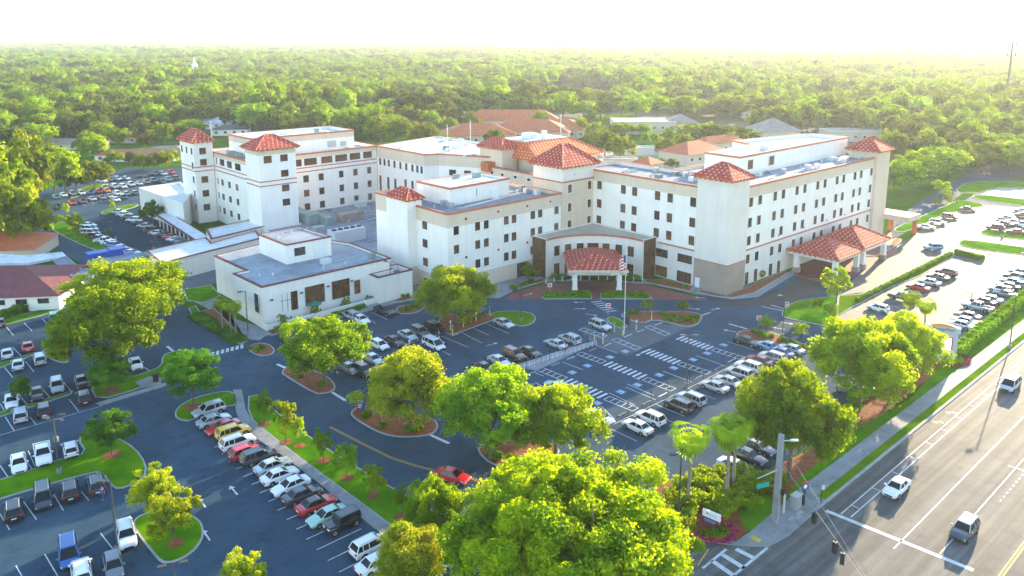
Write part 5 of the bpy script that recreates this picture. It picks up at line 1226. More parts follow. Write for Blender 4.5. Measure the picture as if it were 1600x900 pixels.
# shrubs and hedges
def bush_root(nm, label, cat, loc, rx, ry, rz_, n, leaf, m, rot=0, group=None, ncl=10):
    root = thing(nm, label, cat, loc, rot, group)
    g = np.random.default_rng(n); c = (g.random((ncl, 3))-.5)*np.array([2*rx*.75, 2*ry*.75, rz_*.5]); c[:, 2] += rz_*.5
    me = leaf_cloud('foliage', c, np.full(ncl, min(rx, ry, rz_)*.62), n//ncl, leaf, m, .9)
    o = bpy.data.objects.new('foliage', me); C.objects.link(o); o.parent = root
    return root
sh = None; rs = random.Random(9)
spots = []
for _ in range(400):
    x, y = rs.uniform(1045, 1215), rs.uniform(742, 832)
    if len(spots) > 62: break
    if y > 742+ (0 if x > 1100 else (1100-x)*.35) and y < 832-max(0, (x-1110)*.62) and not (1080 < x < 1135 and y > 800) and all((x-a)**2+((y-b_)*1.3)**2 > 150 for a, b_ in spots): spots.append((x, y))
spots.sort(key=lambda q: (round(q[1]/12), q[0]))
for i, (x, y) in enumerate(spots):
    X, Y, _ = at(x, y); lab = 'rounded ornamental grass bush in the corner planting by the road'
    if sh is None: sh = bush_root('bush', lab, 'bush', (X, Y, .03), .95, .95, 1.3, 900, .17, 'leaf_bright', group='bushes in the corner planting', ncl=8)
    else: dup(sh, lab, (X, Y, .03), rs.uniform(0, 6), 'bushes in the corner planting', rs.uniform(.75, 1.2))
sh2 = None
bl = [((x, y), s_, 'hedge shrub on the mulch island before the entrance', 'shrubs on the entrance mulch island') for x, y, s_ in [(985, 492, .7), (994, 490, .8), (1040, 497, .9), (1048, 502, .9), (1056, 497, 1), (1064, 503, 1), (1075, 499, 1), (1083, 504, .9), (1090, 497, .8), (1035, 492, .8)]]
bl += [((x, y), s_, 'low green shrub in the mulch island right of the crossings', 'shrubs right of the crossings') for x, y, s_ in [(1178, 520, .8), (1187, 524, .9), (1196, 528, .9), (1206, 528, .8), (1225, 534, .9), (1236, 538, .9), (1246, 542, .9), (1257, 546, .9)]]
bl += [((x, y), s_, 'dark shrub at the foot of the entrance building', 'shrubs at the entrance building') for x, y, s_ in [(868, 436, 1.3), (876, 436, 1.1), (988, 437, 1.3), (996, 438, 1.1), (812, 448, .9), (820, 446, .9), (802, 451, 1), (806, 454, .8), (830, 442, 1), (1018, 438, .6), (1030, 440, .6), (1050, 444, .6), (1070, 450, .6)]]
bl += [((x, y), s_, 'low shrub in an orange mulch bed between the parking rows', 'shrubs on the parking islands') for x, y, s_ in [(463, 586, .6), (470, 590, .7), (505, 603, .9), (575, 650, .9), (572, 655, .6), (600, 668, .8), (640, 675, .9), (655, 672, .8), (722, 506, .9), (730, 500, .9), (745, 497, .8), (755, 494, .7), (390, 546, .6), (400, 550, .8), (410, 545, .7), (630, 466, .8), (638, 463, .7), (636, 484, .9), (646, 480, 1), (655, 480, .9), (628, 488, .7), (765, 710, 1), (780, 716, 1), (800, 722, 1)]]
bl += [((1330+k*6, 640-k*9), 1.5, 'dark undergrowth shrub below the round tree by the road lawn', 'undergrowth by the road') for k in range(-5, 8)]
for (p, s_, lab, gr) in bl:
    X, Y, _ = at(*p)
    if sh2 is None: sh2 = bush_root('shrub', lab, 'shrub', (X, Y, .12), .8, .8, .8, 700, .16, 'leaf_hedge', group=gr, ncl=8)
    else: dup(sh2, lab, (X, Y, .12), rs.uniform(0, 6), gr, s_)
def hedge(a, b_, w_, h_, label, m='leaf_hedge', leaf=.22, dens=160, group=None, name='hedge'):
    A, B = Vector(at(*a)[:2]), Vector(at(*b_)[:2]); L0 = (B-A).length; d = (B-A).normalized()
    root = thing(name, label, 'hedge', (A.x, A.y, .1), math.atan2(d.y, d.x), group)
    n = int(L0*dens*(w_+h_)/2); x = rng.random(n)*L0; s_ = rng.random(n); bulge = 1+.08*np.sin(x*2.1)+.05*np.sin(x*5.7)
    y = np.where(s_ < .5, (rng.random(n)-.5)*w_, np.where(s_ < .75, -w_/2, w_/2))*bulge; z = np.where(s_ < .5, h_, rng.random(n)*h_)*bulge
    p = np.stack([x, y, z], 1)+rng.normal(size=(n, 3))*.07
    N = np.stack([np.zeros(n), np.where(s_ < .5, 0, np.sign(y)), np.where(s_ < .5, 1, .2)], 1)+rng.normal(size=(n, 3))*.6; N /= np.linalg.norm(N, axis=1, keepdims=True)
    me = quads_mesh('foliage', p, N, leaf*(.6+.8*rng.random(n)), [m]); o = bpy.data.objects.new('foliage', me); C.objects.link(o); o.parent = root
    b = MB(); b.box(0, L0, -w_*.42, w_*.42, -.1, h_*.9); b.build('branches', 'leaf_dark', root)
    return root
hedge((1338, 473), (1486, 399), .8, .8, 'long narrow sunlit hedge strip between the drive and the sunny lot')
hedge((1492, 396), (1537, 407), 1.1, 1.0, 'short thick hedge closing the top end of the sunny lot')
hedge((0, 500), (100, 465), 1.6, 1.5, 'dark clipped hedge in front of the maroon roofed building')
hedge((848, 463), (922, 460), 1.6, .6, 'low green hedge left of the entrance footpath')
hedge((941, 460), (1012, 463), 1.6, .6, 'low green hedge right of the entrance footpath')
hedge((430, 519), (500, 502), .9, .7, 'low hedge along the left half of the patio wall'); hedge((520, 496), (570, 481), .9, .7, 'low hedge along the right half of the patio wall')
hedge((305, 492), (378, 536), 3.0, .35, 'striped rows of low groundcover under the three palms', m='leaf_dark', dens=60)
for k in range(6):
    pass
nh = 22; A_, B_ = Vector(at(1492, 556)[:2]), Vector(at(1625, 448)[:2]); hb = None
for i in range(nh):
    p = A_.lerp(B_, (i+.5)/nh); lab = 'clipped round hedge ball in the line between sunny lot and road lawn'
    if hb is None: hb = bush_root('hedge_ball', lab, 'hedge', (p.x, p.y, .1), 1.9, 1.3, 1.7, 2200, .22, 'leaf_hedge', GA, 'round hedge balls beside the sunny lot', 10)
    else: dup(hb, lab, (p.x, p.y, .1), GA+rs.uniform(-.2, .2), 'round hedge balls beside the sunny lot', rs.uniform(.9, 1.1))
# flower rings at both signs
def flowers(cx_, cy_, r0, label, a0, a1):
    X, Y, _ = at(cx_, cy_); root = thing('flower_bed', label, 'flower bed', (X, Y, .05)); n = 1500
    a = R(a0)+rng.random(n)*R(a1-a0); r_ = r0+rng.normal(size=n)*.22
    p = np.stack([r_*np.cos(a), r_*np.sin(a)*.85, .2+rng.random(n)*.2], 1); N = rng.normal(size=(n, 3))*.5+np.array([0, 0, 1]); N /= np.linalg.norm(N, axis=1, keepdims=True)
    me = quads_mesh('flowers', p, N, .16*(.6+.8*rng.random(n)), ['leaf_flower']); o = bpy.data.objects.new('flowers', me); C.objects.link(o); o.parent = root
    n = 900; r_ = r0*.8*np.sqrt(rng.random(n)); a = R(a0)+rng.random(n)*R(a1-a0)
    p = np.stack([r_*np.cos(a), r_*np.sin(a)*.85, .15+rng.random(n)*.3], 1); N = rng.normal(size=(n, 3))*.6+np.array([0, 0, 1]); N /= np.linalg.norm(N, axis=1, keepdims=True)
    me = quads_mesh('leaves', p, N, .2*(.6+.8*rng.random(n)), ['leaf_mid']); o = bpy.data.objects.new('leaves', me); C.objects.link(o); o.parent = root
flowers(1113, 832, 2.4, 'ring of magenta flowers around the small corner sign', -170, 60)
flowers(1478, 562, 3.6, 'ring of pink flowers around the tall monument sign', -150, 60)
# mulch rings round the young trees
for k, (x, y, r_) in enumerate([(506, 721, .9), (542, 748, .9), (583, 776, .8), (627, 809, .8), (413, 664, .9), (447, 692, .9), (468, 698, .8), (302, 637, 1.4), (175, 712, 1.2), (173, 611, 1.3), (274, 850, .9)]):
    X, Y, _ = at(x, y); b = MB(); b.face([(X+r_*math.cos(t*.4488)*(1+.1*math.sin(3*t)), Y+r_*math.sin(t*.4488)*(1+.1*math.cos(2*t)), .17) for t in range(14)]); tag(b.build('mulch_ring', 'mulch'), kind='structure')

# ------------------------------------------------------------------ neighbourhood buildings
def house(name, label, px, py, L0, Wd, hw, hr, wall, roof, ang=0., cat='house', flat=False, win=True, group=None, garage=False):
    X, Y, _ = at(px, py); r = thing(name, label, cat, (X, Y, 0), R(ang), group)
    b = MB(); b.box(-L0/2, L0/2, -Wd/2, Wd/2, 0, hw); b.build('wall', wall, r)
    if flat:
        b = MB(); b.ring([(-L0/2-.2, -Wd/2-.2), (L0/2+.2, -Wd/2-.2), (L0/2+.2, Wd/2+.2), (-L0/2-.2, Wd/2+.2)], [(-L0/2+.3, -Wd/2+.3), (L0/2-.3, -Wd/2+.3), (L0/2-.3, Wd/2-.3), (-L0/2+.3, Wd/2-.3)], hw+.003, hw+.5); b.build('cornice', wall, r)
        b = MB(); b.box(-L0/2+.31, L0/2-.31, -Wd/2+.31, Wd/2-.31, hw+.003, hw+.2); b.build('roof', roof, r)
    else:
        e = .7; x, y = L0/2+e, Wd/2+e; k = min(x, y)*.98
        b = MB(); B_ = [(-x, -y), (x, -y), (x, y), (-x, y)]; T_ = [(-x+k, -y+k), (x-k, -y+k), (x-k, y-k), (-x+k, y-k)]
        for i in range(4):
            j = (i+1) % 4; b.face([(*B_[i], hw), (*B_[j], hw), (*T_[j], hw+hr), (*T_[i], hw+hr)])
        b.face([(*p, hw+hr) for p in T_]); b.face([(*p, hw) for p in B_[::-1]]); b.build('roof', roof, r)
    if win:
        n = max(2, int(L0/5))
        for i in range(n):
            o = bpy.data.objects.new('window', win_mesh(1.6, 1.3, 'glass_dark', 1)); C.objects.link(o); o.parent = r; o.location = (-L0/2+L0*(i+.5)/n, -Wd/2-.005, hw*.55)
    return r
# maroon roofed building and canopies at the left edge
hx = house('office_building', 'low building with big maroon hip roof cut by the left picture edge', 28, 462, 26, 22, 3.2, 3.6, 'white_wall', 'maroon', 8, 'building', win=False)
for k in range(6):
    o = bpy.data.objects.new('window', win_mesh(2.2, 1.1, 'glass_dark', 1)); C.objects.link(o); o.parent = hx; o.location = (-11+4.2*k, -11.01, 2.1)
house('office_building', 'orange tiled roof building peeking out under the far left trees', 2, 398, 22, 16, 3.2, 3, 'tan_wall', 'terracotta_orange', 10, 'building', win=False)
def canopy(label, P, z, posts, m='roof_white'):
    q = [at(x, y, z)[:2] for x, y in P]; c = (sum(p[0] for p in q)/len(q), sum(p[1] for p in q)/len(q)); r = thing('canopy', label, 'canopy', (*c, 0))
    q = ccw([(p[0]-c[0], p[1]-c[1]) for p in q]); b = MB(); b.prism(q, z-.5, z-.1, bottom=True); b.ring(offset(q, .05), offset(q, -.4), z-.1, z+.1); b.build('roof', m, r)
    for p in offset(q, -.8)[:posts]:
        b = MB(); b.box(p[0]-.18, p[0]+.18, p[1]-.18, p[1]+.18, 0, z-.5); b.build('post', 'white_wall', r)
canopy('long white flat canopy running from the maroon roof to the drive', [(-20, 412), (45, 411), (103, 400), (97, 394), (40, 400), (-20, 396)], 4.2, 6)
canopy('lower dark topped carport canopy with white rim beside the left drive', [(84, 408), (112, 432), (150, 426), (152, 420), (128, 421), (103, 400)], 4.0, 6, 'roof_grey')
canopy('narrow white flat canopy reaching from the drive to the service building', [(136, 408), (145, 415), (232, 400), (226, 394)], 4.4, 4, 'roof_grey')
X, Y, _ = at(165, 412); r = thing('waste_compactor', 'bright blue waste compactor container beside the staff lot', 'container', (X, Y, 0), R(42))
b = MB(); b.box(-4, 4, -1.6, 1.6, .2, 3.4); b.build('body', 'dumpster_blue', r); b = MB(); b.box(1, 4.6, -1.9, 1.9, 3.41, 3.7); b.box(4.01, 6.5, -1.3, 1.3, .2, 1.9); b.build('hopper', 'dumpster_blue', r)
# garden fence at upper left
X, Y, _ = at(50, 318); X2, Y2, _ = at(128, 312); 
# orange roofed school-like complex behind
gg = 'orange roofed buildings behind the hospital'
for a in [('wide orange roofed building behind the mansard block, right part', 828, 216, 46, 26, 5, 6, -8), ('orange roofed building behind the antenna masts, left part', 745, 222, 40, 24, 5, 5.5, 12), ('orange roofed wing farthest back with long ridge', 800, 198, 60, 20, 5, 6, 0), ('orange roof right behind the white roofed centre block', 880, 212, 30, 24, 5, 5, -15),
          ('orange roof between the entrance wing and the far right penthouse', 1082, 252, 26, 18, 5, 4.5, 35), ('small orange pyramid roof behind the entrance wing', 1012, 272, 9, 9, 5, 2.5, 42), ('long low orange roof next to the penthouse parapet', 1122, 240, 26, 10, 6, 3, 30)]:
    house('orange_roof_building', a[0], a[1], a[2], a[3], a[4], a[5], a[6], 'tan_wall', 'terracotta_orange', a[7], 'building', group=gg)
house('clinic', 'white flat roofed building beyond the round trees', 1003, 206, 36, 24, 7, 0, 'tan_wall', 'roof_white', 0, 'building', flat=True)
house('clinic', 'brown hip roofed building joined to the white flat roofed one', 1062, 206, 20, 20, 6, 5, 'tan_wall', 'machine_brown', 0, 'building')
house('clinic', 'building with broad brown pyramid roof behind the long wing', 1206, 222, 22, 20, 7, 6, 'tan_wall', 'machine_brown', 10, 'building')
house('shop', 'long low pale flat building behind the far tower', 1345, 218, 40, 20, 5, 0, 'tan_wall', 'roof_tan', 0, 'building', flat=True)
house('enclosure', 'pale walled equipment yard left of the bright trees', 968, 262, 14, 6, 4, 0, 'tan_wall', 'roof_grey', 0, 'building', flat=True, win=False)
house('shed', 'small flat pale building by the sandy yard', 1015, 240, 26, 8, 3, 0, 'white_wall', 'roof_tan', 0, 'building', flat=True, win=False)
hl = [('red roofed long house right of the bushy trees', 218, 250, 36, 10, 3, 2.2, 'white_wall', 'terracotta'), ('brown roofed long house beyond the left trees', 96, 232, 44, 11, 3, 2.2, 'tan_wall', 'machine_brown'), ('small orange roofed house in front of the pale lawn', 200, 222, 16, 10, 3, 3, 'tan_wall', 'terracotta_orange'),
      ('tan roofed house between red roof and hospital', 262, 246, 20, 11, 3, 2.6, 'tan_wall', 'machine_brown'), ('tiny house with white wall at the left trees', 58, 250, 14, 9, 3, 2.4, 'white_wall', 'maroon'), ('grey roofed house near the far church', 250, 158, 24, 14, 4, 3, 'white_wall', 'roof_grey'), ('pale roofed house above the left block', 280, 190, 20, 12, 4, 3, 'white_wall', 'roof_grey'),
      ('house with light roof next to the grey street', 340, 200, 26, 12, 4, 2.8, 'white_wall', 'roof_white'), ('dark roofed house by the left block', 362, 210, 20, 12, 3.5, 2.4, 'white_wall', 'frame_dark'), ('white warehouse in the woods', 388, 128, 40, 24, 7, 0, 'white_wall', 'roof_white'), ('second white warehouse further right in the woods', 436, 132, 34, 22, 9, 0, 'white_wall', 'roof_white'),
      ('red roofed house between dense trees above the flat roof', 600, 186, 26, 12, 4, 3, 'white_wall', 'terracotta_orange'), ('pale house at the woodland edge', 935, 172, 26, 12, 4, 2.5, 'tan_wall', 'roof_grey'), ('low shop at the woodland edge behind the brown pyramid roof', 1190, 184, 30, 12, 4, 0, 'white_wall', 'roof_white'), ('pale house in the hazy trees', 1120, 175, 22, 12, 4, 3, 'white_wall', 'roof_white')]
for a in hl: house('house', a[0], a[1], a[2], a[3], a[4], a[5], a[6], a[7], a[8], rnd.uniform(-14, 14), flat=(a[6] == 0), group='houses around the hospital')
rh = random.Random(41)
for k in range(26):
    px_, py_ = rh.uniform(20, 1580), rh.choice((rh.uniform(96, 125), rh.uniform(125, 180)))
    if 560 < px_ < 1400 and py_ > 160: py_ -= 40
    lab_, ro_ = rh.choice((('pale flat roof showing between trees in the distant woods', 'roof_white'), ('grey house roof showing between trees in the distant woods', 'roof_grey'), ('reddish house roof showing between trees in the distant woods', 'terracotta_orange')))
    hl.append((lab_, px_, py_, rh.uniform(16, 40), 13, 5, 0 if 'flat' in lab_ else 3.5, 'white_wall', ro_))
    a = hl[-1]; house('house', a[0], a[1], a[2], a[3], a[4], a[5], a[6], a[7], a[8], rh.uniform(-30, 30), flat=(a[6] == 0), group=a[0].replace(' showing between trees', 's'))
sheet('back_lawn', pxpoly([(840, 200), (905, 184), (985, 176), (1000, 182), (930, 196), (880, 204)]), 0, 'grass_dry')
sheet('back_lawn', pxpoly([(180, 238), (240, 228), (285, 226), (285, 234), (230, 240)]), 0, 'grass_dry')
sheet('sand_yard', pxpoly([(880, 262), (940, 232), (1060, 232), (1120, 255), (1060, 270)]), 0, 'roof_tan')
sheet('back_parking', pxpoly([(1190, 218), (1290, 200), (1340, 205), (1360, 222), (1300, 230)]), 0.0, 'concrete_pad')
row('the lot behind the long wing', 10, [(1240, 213, 'sw'), (1250, 211, 'sg'), (1262, 209, 'sw'), (1272, 207, 'sd'), (1284, 206, 'sw'), (1296, 209, 'sr')])
row('the woodland lot at the far right', 10, [(1522, 222, 'sw'), (1530, 224, 'sl'), (1583, 224, 'sw'), (1588, 228, 'sg'), (1580, 231, 'sw')])
row('the back street by the far trees', 20, [(1539, 271, 'um')])
# church with steeple
X, Y, _ = at(313, 124); r = thing('church', 'tiny white church with pointed steeple in the woods', 'church', (X, Y, 0))
b = MB(); b.box(-8, 8, -14, 14, 0, 10); b.box(-3, 3, -20, -14.01, 0, 22); b.build('wall', 'white_wall', r)
b = MB(); b.tube([(0, -17, 22), (0, -17, 32)], [2.4, .1], 8); b.build('steeple', 'white_wall', r)
# cell tower
X, Y, _ = at(1570, 170); hT = height(X, Y, 52)
r = thing('cell_tower', 'tall thin mobile phone mast with antenna rings at the right horizon', 'mast', (X, Y, 0))
b = MB(); b.tube([(0, 0, 0), (0, 0, hT)], [1.1, .5], 8); b.build('pole', 'pole_dark', r)
for z in (.93, .86, .72):
    b = MB()
    for k in range(6):
        a = R(60*k); rr = 3.2; b.tube([(0, 0, hT*z), (rr*math.cos(a), rr*math.sin(a), hT*z)], .15, 4); b.box(rr*math.cos(a)-.3, rr*math.cos(a)+.3, rr*math.sin(a)-.3, rr*math.sin(a)+.3, hT*z-1.2, hT*z+1.2)
    b.build('antenna_ring', 'pole_dark', r)

# ------------------------------------------------------------------ street furniture
def lamp_root(label, bx, by, yt, style='shoebox', col='pole_dark', az=180, group='parking lot lamp posts'):
    X, Y, _ = at(bx, by); h = height(X, Y, yt); r = thing('lamp_post', label, 'lamp post', (X, Y, 0), 0, group)
    b = MB(); b.tube([(0, 0, .0), (0, 0, .75)], .32, 12); b.build('base', 'concrete', r)
    b = MB(); b.tube([(0, 0, .75), (0, 0, h)], [.11, .08], 8); a = R(az)
    n = 2 if style == 'double' else 1
    hd = MB()
    for k in range(n):
        a_ = a+math.pi*k; b.tube([(0, 0, h-.1), (.7*math.cos(a_), .7*math.sin(a_), h)], .05, 6); hd.obox((1.0*math.cos(a_), 1.0*math.sin(a_)), a_, .8, .45, h-.08, h+.12)
    b.build('pole', col, r); hd.build('lamp_head', 'pole_dark' if col == 'pole_dark' else 'metal_light', r)
    return r
for a in [('dark lamp post standing behind the patio wall corner of the pavilion', 388, 525, 455, 200), ('dark lamp post right of the pavilion by the grey pickup', 611, 468, 409, 160), ('dark lamp post on the round lawn before the entrance', 814, 502, 441, 170), ('dark lamp post in the middle of the disabled bays', 1073, 605, 524, 180, 'double'),
          ('dark lamp post with small sign by the right drive', 1222, 527, 462, 180), ('dark lamp post in the corner planting by the palms', 1060, 812, 710, 180), ('lamp post on the big left lawn between parked cars', 93, 740, 655, 170, 'double'), ('tall lamp post beside the white car near the small rounded lawn', 184, 862, 752, 180),
          ('lamp post cut by the bottom edge below the rounded lawn', 275, 935, 882, 20, 'double'), ('lamp post between the left rows with paired heads', 88, 690, 650, 20, 'double'), ('lamp post in the staff lot, left one', 181, 374, 347, 180), ('lamp post in the staff lot, right one in front of the walkway', 240, 390, 364, 180), ('lamp post behind the service building wall', 246, 412, 378, 180),
          ('lamp post on the hedge line of the road lawn', 1577, 545, 460, 180), ('lamp post among the sunny parked cars at the hedge', 1516, 484, 456, 180), ('lamp post on the narrow lawn in the far right lot', 1566, 372, 345, 180), ('lamp post between the far lots at upper left', 184, 275, 256, 180)]:
    lamp_root(a[0], a[1], a[2], a[3], a[5] if len(a) > 5 else 'shoebox', az=a[4])
# flag pole and flag
X, Y, _ = at(975, 522); h = height(X, Y, 397); r = thing('flagpole', 'tall white flagpole before the entrance with a flag hanging at half height', 'flagpole', (X, Y, 0))
b = MB(); b.tube([(0, 0, 0), (0, 0, h)], [.08, .05], 10); b.tube([(0, 0, h), (0, 0, h+.3)], .15, 8); b.build('pole', 'frame_white', r)
b = MB(); nseg = 10; z1, z0_ = h-.15, height(X, Y, 420)
for k in range(9):
    for j in range(nseg):
        x0, x1 = -1.3*j/nseg, -1.3*(j+1)/nseg; f0, f1 = .22*math.sin(j*1.1), .22*math.sin((j+1)*1.1); s0, s1 = -.25*j/nseg*3, -.25*(j+1)/nseg*3
        za, zb = z1-(z1-z0_)*k/9, z1-(z1-z0_)*(k+1)/9; m_ = 2 if (k < 5 and j < 4) else k % 2
        b.face([(x0, f0, zb+s0), (x1, f1, zb+s1), (x1, f1, za+s1), (x0, f0, za+s0)], m_)
b.build('flag', ['sign_red', 'sign_white', 'sign_navy'], r)
# bollards
bo = None
for i, (x, y) in enumerate([(853, 443), (866, 441), (879, 439), (894, 438), (907, 438), (921, 438), (935, 438), (949, 438), (963, 438), (990, 439), (1004, 440)]):
    X, Y, _ = at(x, y); lab = 'short white bollard in the curved line before the entrance hall'
    if bo is None:
        bo = thing('bollard', lab, 'bollard', (X, Y, 0), 0, 'white bollards before the entrance'); b = MB(); b.tube([(0, 0, 0), (0, 0, 1.0)], .11, 10); b.build('post', 'frame_white', bo); b = MB(); b.tube([(0, 0, 1.0), (0, 0, 1.08)], [.12, .05], 10); b.build('cap', 'metal_grey', bo)
    else: dup(bo, lab, (X, Y, 0), 0, 'white bollards before the entrance')
# sign posts
def signpost(nm, label, bx, by, h, pw, ph, m, post='metal_grey', az=-90, bol=False, group=None, extra=None):
    X, Y, _ = at(bx, by); r = thing(nm, label, 'sign', (X, Y, 0), R(az+90), group)
    b = MB(); b.tube([(0, 0, 0), (0, 0, h)], .04, 6); b.build('post', post, r)
    if bol: b = MB(); b.tube([(0, 0, 0), (0, 0, 1.1)], .12, 8); b.build('sleeve', 'bollard_yellow', r)
    b = MB(); b.box(-pw/2, pw/2, -.07, -.045, h-ph, h); b.build('panel', m, r)
    if extra: extra(r, h, pw, ph)
def dne(r, h, pw, ph):
    b = MB(); b.tube([(0, -.071, h-ph/2), (0, -.085, h-ph/2)], pw*.42, 14); b.build('red_disc', 'sign_red', r)
    b = MB(); b.box(-pw*.3, pw*.3, -.095, -.086, h-ph/2-.06, h-ph/2+.06); b.build('bar', 'sign_white', r)
for lab, x, y in [('first no-entry sign, beside the brick drive', 859, 459), ('no-entry sign by the crosswalk to the entrance', 950, 492), ('no-entry sign by the right drive lamp post', 1228, 490), ('no-entry sign right of the disabled bays near the mulch island', 1185, 512), ('no-entry sign in the far sunny lot', 1597, 409)]:
    signpost('no_entry_sign', lab, x, y, 2.5, .95, .95, 'sign_white', extra=dne)
gs = 'parking signs in yellow sleeves'
for i, (x, y) in enumerate([(704, 517), (724, 512), (707, 523), (744, 503), (765, 493), (686, 534), (640, 548), (960, 519), (973, 525), (994, 516), (1018, 501), (929, 533), (942, 537)]):
    signpost('parking_sign', 'slim parking sign in a yellow post sleeve', x, y, 2.1, .32, .5, 'blue_paint' if i % 3 else 'sign_white', bol=True, group=gs)
gs = 'black parking signs in the disabled bays'
for i, (x, y) in enumerate([(823, 580), (859, 566), (884, 556), (918, 542), (981, 651), (1017, 632), (1043, 618), (1077, 603), (1099, 590), (1130, 574), (1150, 562), (1177, 552)]):
    signpost('parking_sign', 'thin dark parking sign post at the head of a disabled bay', x, y, 2.4, .3, .5, 'frame_dark', post='black', group=gs, az=138)
b = MB()
# ramp railing
ra, rb = Vector(at(812, 578)[:2]), Vector(at(932, 541)[:2]); rr = thing('railing', 'white railing along the raised ramp in the middle of the lot', 'railing', (ra.x, ra.y, .12), math.atan2((rb-ra).y, (rb-ra).x)); Lr = (rb-ra).length
b = MB()
for z in (.3, .6, .95): b.tube([(0, 0, z), (Lr, 0, z)], .03, 5)
b.build('rail', 'frame_white', rr)
for k in range(18): b = MB(); b.tube([(Lr*k/17, 0, 0), (Lr*k/17, 0, .95)], .035, 5); b.build('post', 'frame_white', rr)
# wheel stops
ws = None
for (x, y, dg) in [(866, 570, 42), (892, 559, 42), (926, 547, 42), (831, 583, 42), (972, 648, 42), (1010, 630, 42), (1092, 590, 42), (1123, 575, 42)]:
    X, Y, _ = at(x, y)
    if ws is None:
        ws = thing('wheel_stop', 'low concrete wheel stop at the head of a disabled bay', 'wheel stop', (X, Y, .02), R(dg), 'wheel stops'); b = MB(); b.box(-.9, .9, -.08, .08, 0, .13); b.build('block', 'concrete', ws)
    else: dup(ws, 'low concrete wheel stop at the head of a disabled bay', (X, Y, .02), R(dg), 'wheel stops')
# patio umbrella and tables
X, Y = W(-74.5, 48.0)
def patio(label, u, open_):
    X, Y = W(u, 48.1); r = thing('patio_table', label, 'table', (X, Y, .5), 0, 'patio tables')
    b = MB(); b.tube([(0, 0, .7), (0, 0, .75)], .55, 14); b.tube([(0, 0, 0), (0, 0, .7)], .05, 6); b.build('tabletop', 'umbrella_green', r)
    for k in range(4):
        a = R(45+90*k); b = MB(); b.box(-.2, .2, -.2, .2, .4, .45); b.box(-.2, .2, .17, .21, .45, .85); b.tube([(0, 0, 0), (0, 0, .4)], .04, 5); o = b.build('seat', 'umbrella_green', r); o.location = (.95*math.cos(a), .95*math.sin(a), 0); o.rotation_euler = (0, 0, a-R(90))
    return r
for lab, u in [('green patio table nearest the pavilion corner', -80), ('green patio table under the open umbrella', -73.5), ('green patio table between the second and third big window', -66.8), ('green patio table nearest the annex', -60.8)]: patio(lab, u, 0)
X, Y = W(-73.8, 48.2); r = thing('patio_umbrella', 'open dark green patio umbrella before the pavilion windows', 'umbrella', (X, Y, .5))
b = MB(); b.tube([(0, 0, .75), (0, 0, 2.9)], .04, 6); b.build('pole', 'metal_grey', r)
b = MB()
for k in range(8):
    a, c = R(45*k), R(45*k+45); b.face([(0, 0, 2.9), (1.5*math.cos(a), 1.5*math.sin(a), 2.3), (1.5*math.cos(c), 1.5*math.sin(c), 2.3)]); b.face([(1.5*math.cos(a), 1.5*math.sin(a), 2.3), (1.5*math.cos(a), 1.5*math.sin(a), 2.12), (1.5*math.cos(c), 1.5*math.sin(c), 2.12), (1.5*math.cos(c), 1.5*math.sin(c), 2.3)])
b.build('canopy', 'umbrella_green', r)
# waste bins
for lab, x, y, m in [('dark waste bin on the small concrete pad by the left lawn', 244, 597, 'black'), ('dark waste bin on the concrete disabled bay', 980, 507, 'frame_dark')]:
    X, Y, _ = at(x, y); r = thing('waste_bin', lab, 'bin', (X, Y, .17), R(20)); b = MB(); b.box(-.4, .4, -.4, .4, 0, 1.2); b.build('body', m, r); b = MB(); b.box(-.45, .45, -.45, .45, 1.201, 1.35); b.build('lid', 'black', r)
# purple sign on the mulch island
X, Y, _ = at(565, 644); r = thing('direction_sign', 'purple directional sign with red edge on the mulch island', 'sign', (X, Y, .14), R(-28))
b = MB(); b.box(-.75, .75, -.1, .1, .15, 2.0); b.build('panel', 'sign_purple', r); b = MB(); b.box(-.9, -.751, -.1, .1, 0, 2.0); b.build('edge', 'sign_red', r)
b = MB()
for k in range(4): b.box(-.6, .35-.1*k, -.115, -.1005, 1.6-.35*k, 1.72-.35*k)
b.build('text_lines', 'sign_white', r)
# small corner sign
X, Y, _ = at(1111, 822); r = thing('corner_sign', 'small white and purple hospital sign above the magenta flowers at the corner', 'sign', (X, Y, .1), R(-40), None, .72)
b = MB(); b.box(-1.5, 1.5, -.18, .18, 1.25, 2.4); b.build('white_panel', 'sign_white', r); b = MB(); b.box(-1.5, 1.2, -.18, .18, .25, 1.2); b.build('purple_panel', 'sign_purple', r); b = MB(); b.box(1.201, 1.5, -.18, .18, 0, 1.2); b.build('orange_edge', 'sign_red', r)
b = MB(); b.tube([(-.65, -.185, 1.95), (-.65, -.20, 1.95)], .17, 8); b.build('emblem', 'sign_red', r)
b = MB(); b.box(-.4, 1.1, -.195, -.181, 1.9, 1.98); b.box(-.4, .9, -.195, -.181, 1.72, 1.78)
for k in range(2): b.box(-1.2, .8, -.195, -.181, .85-.3*k, .95-.3*k)
b.build('text_lines', 'sign_grey', r)
